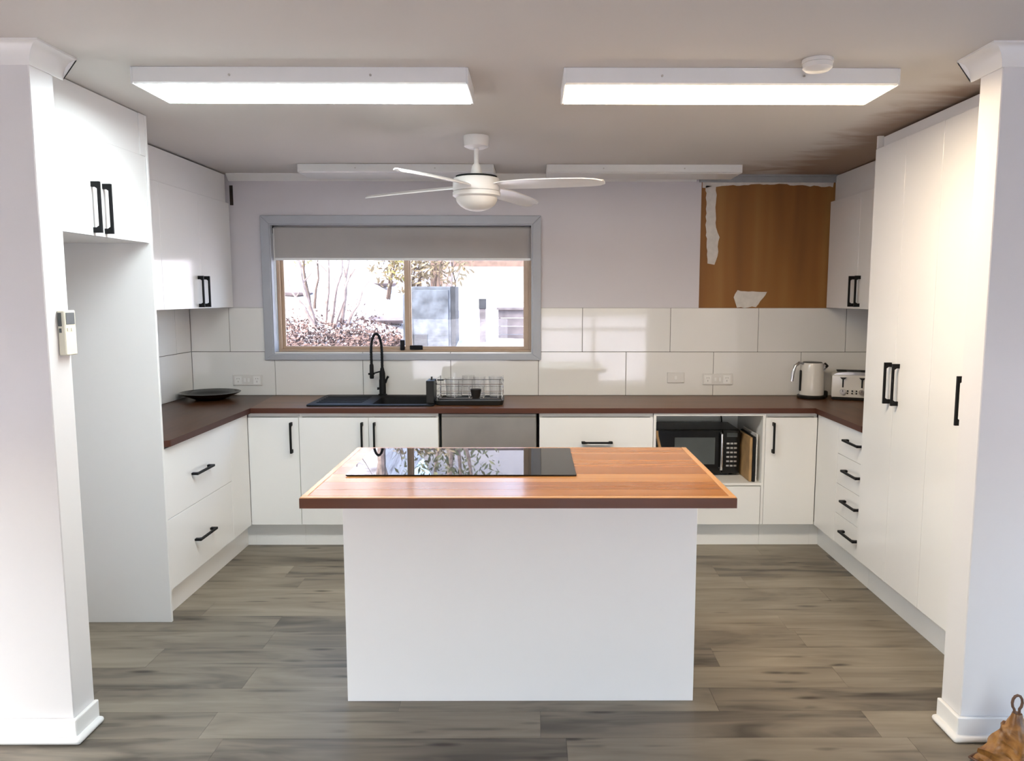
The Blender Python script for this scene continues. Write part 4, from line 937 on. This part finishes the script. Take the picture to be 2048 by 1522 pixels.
obj('post', MB().box(q.x - .035, q.x + .035, 8.87, 8.94, q.z - .05, zt - .12), 'weathered_timber', fp)
obj('cap', MB().box(q.x - .042, q.x + .042, 8.86, 8.95, zt - .1195, zt), 'dark_metal', fp, bevel=.005)
q = at(1030, 9.2)
cr = thing('timber_bin', (q.x, 9.4, q.z), 'low weathered timber bin outside at the right edge of the window', 'bin')
zt = 1.5656 + (585 - 612) / FPX * 9.2
hh = zt - (q.z - .05)
for i in range(4):
    obj('slat', MB().box(q.x - .15, q.x + .35, 9.19, 9.205, q.z - .05 + hh * i / 4 + .004, q.z - .05 + hh * (i + 1) / 4), 'weathered_timber', cr)
    obj('slat', MB().box(q.x - .15, q.x - .135, 9.206, 9.6, q.z - .05 + hh * i / 4 + .004, q.z - .05 + hh * (i + 1) / 4), 'weathered_timber', cr)
obj('lid', MB().box(q.x - .17, q.x + .37, 9.16, 9.63, zt, zt + .025), 'weathered_timber', cr)
# white shed and brick house further back
q = at(1000, 13.5); zt = 1.5656 + (585 - 538) / FPX * 13.5
sd = thing('garden_shed', (q.x, 14.0, q.z), 'low white rendered shed behind the fence post outside', 'shed')
obj('wall', MB().box(q.x - .75, q.x + 1.4, 13.5, 15.0, q.z - .2, zt), 'pale_render', sd)
obj('roof', MB().prism([(13.4, zt + .002), (15.1, zt + .002), (15.1, zt + .16), (13.4, zt + .05)], 'X', q.x - .85, q.x + 1.5), 'roof_metal', sd)
q = at(985, 20); z0 = q.z
hs = thing('brick_house', (q.x, 21, z0), 'distant brick house with a metal roof outside, upper right of the window', 'house')
obj('wall', MB().box(q.x - 1.5, q.x + 3.0, 20, 24, z0 - .2, z0 + 2.6), 'red_brick', hs)
for a in (-.7, .5, 1.6):
    wf = obj('window', MB().box(q.x + a, q.x + a + .6, 19.96, 19.999, z0 + .9, z0 + 1.9), 'trim_white', hs)
    obj('pane', MB().box(q.x + a + .05, q.x + a + .55, 19.945, 19.959, z0 + .95, z0 + 1.85), 'screen_grey', wf)
obj('roof', MB().prism([(19.6, z0 + 2.601), (24.4, z0 + 2.601), (22, z0 + 3.9)], 'X', q.x - 1.8, q.x + 3.3), 'roof_metal', hs)
# trees behind
def tree(px, Y, h, rad, lab, mat='leaf_green'):
    q = at(px, Y); t = thing('tree', q, lab, 'tree', 'trees outside behind the bank')
    obj('trunk', MB().tube([q + Vector((0, 0, -.1)), q + Vector((.05, 0, h * .4)), q + Vector((-.03, 0, h * .75))], [.13, .09, .05], 8), 'bark', t, smooth=True)
    leaves('crown', t, q + Vector((0, 0, h * .72)), (rad, rad, h * .42), 1000, mat, .10)
    for dx in (-.5, .35, .7): obj('branch', MB().tube([q + Vector((0, 0, h * .2)), q + Vector((dx * .6, .1, h * .55)), q + Vector((dx, -.1, h * .95))], [.06, .045, .015], 6), 'bark', t, smooth=True)
tree(905, 17, 4.2, 1.3, 'bushy olive tree between the dry bush and the brick house outside')
tree(585, 16, 4.5, 1.2, 'olive tree high on the bank behind the yellow sapling outside', 'leaf_brown')
tree(765, 20.5, 4.8, 1.4, 'olive brown tree on the bank behind the middle window bar outside')
ords = ['leftmost', 'second from the left', 'third from the left', 'fourth from the left', 'fifth from the left', 'sixth from the left', 'seventh from the left', 'rightmost']
for (px, Y, h, rad, mt), od in zip(((405, 27, 5.0, 1.3, 'leaf_green'), (490, 22, 5.0, 1.2, 'leaf_brown'), (585, 27, 5.2, 1.3, 'leaf_green'), (675, 22, 5.2, 1.2, 'leaf_brown'), (765, 27.5, 5.4, 1.3, 'leaf_green'),
                          (940, 28, 5.2, 1.3, 'leaf_brown'), (1110, 28, 5.0, 1.3, 'leaf_green'), (1280, 27, 5.2, 1.3, 'leaf_brown')), ords):
    tree(px, Y, h, rad, ('olive' if mt == 'leaf_green' else 'brown') + ' woodland tree far up the slope outside, ' + od + ' of that row', mt)
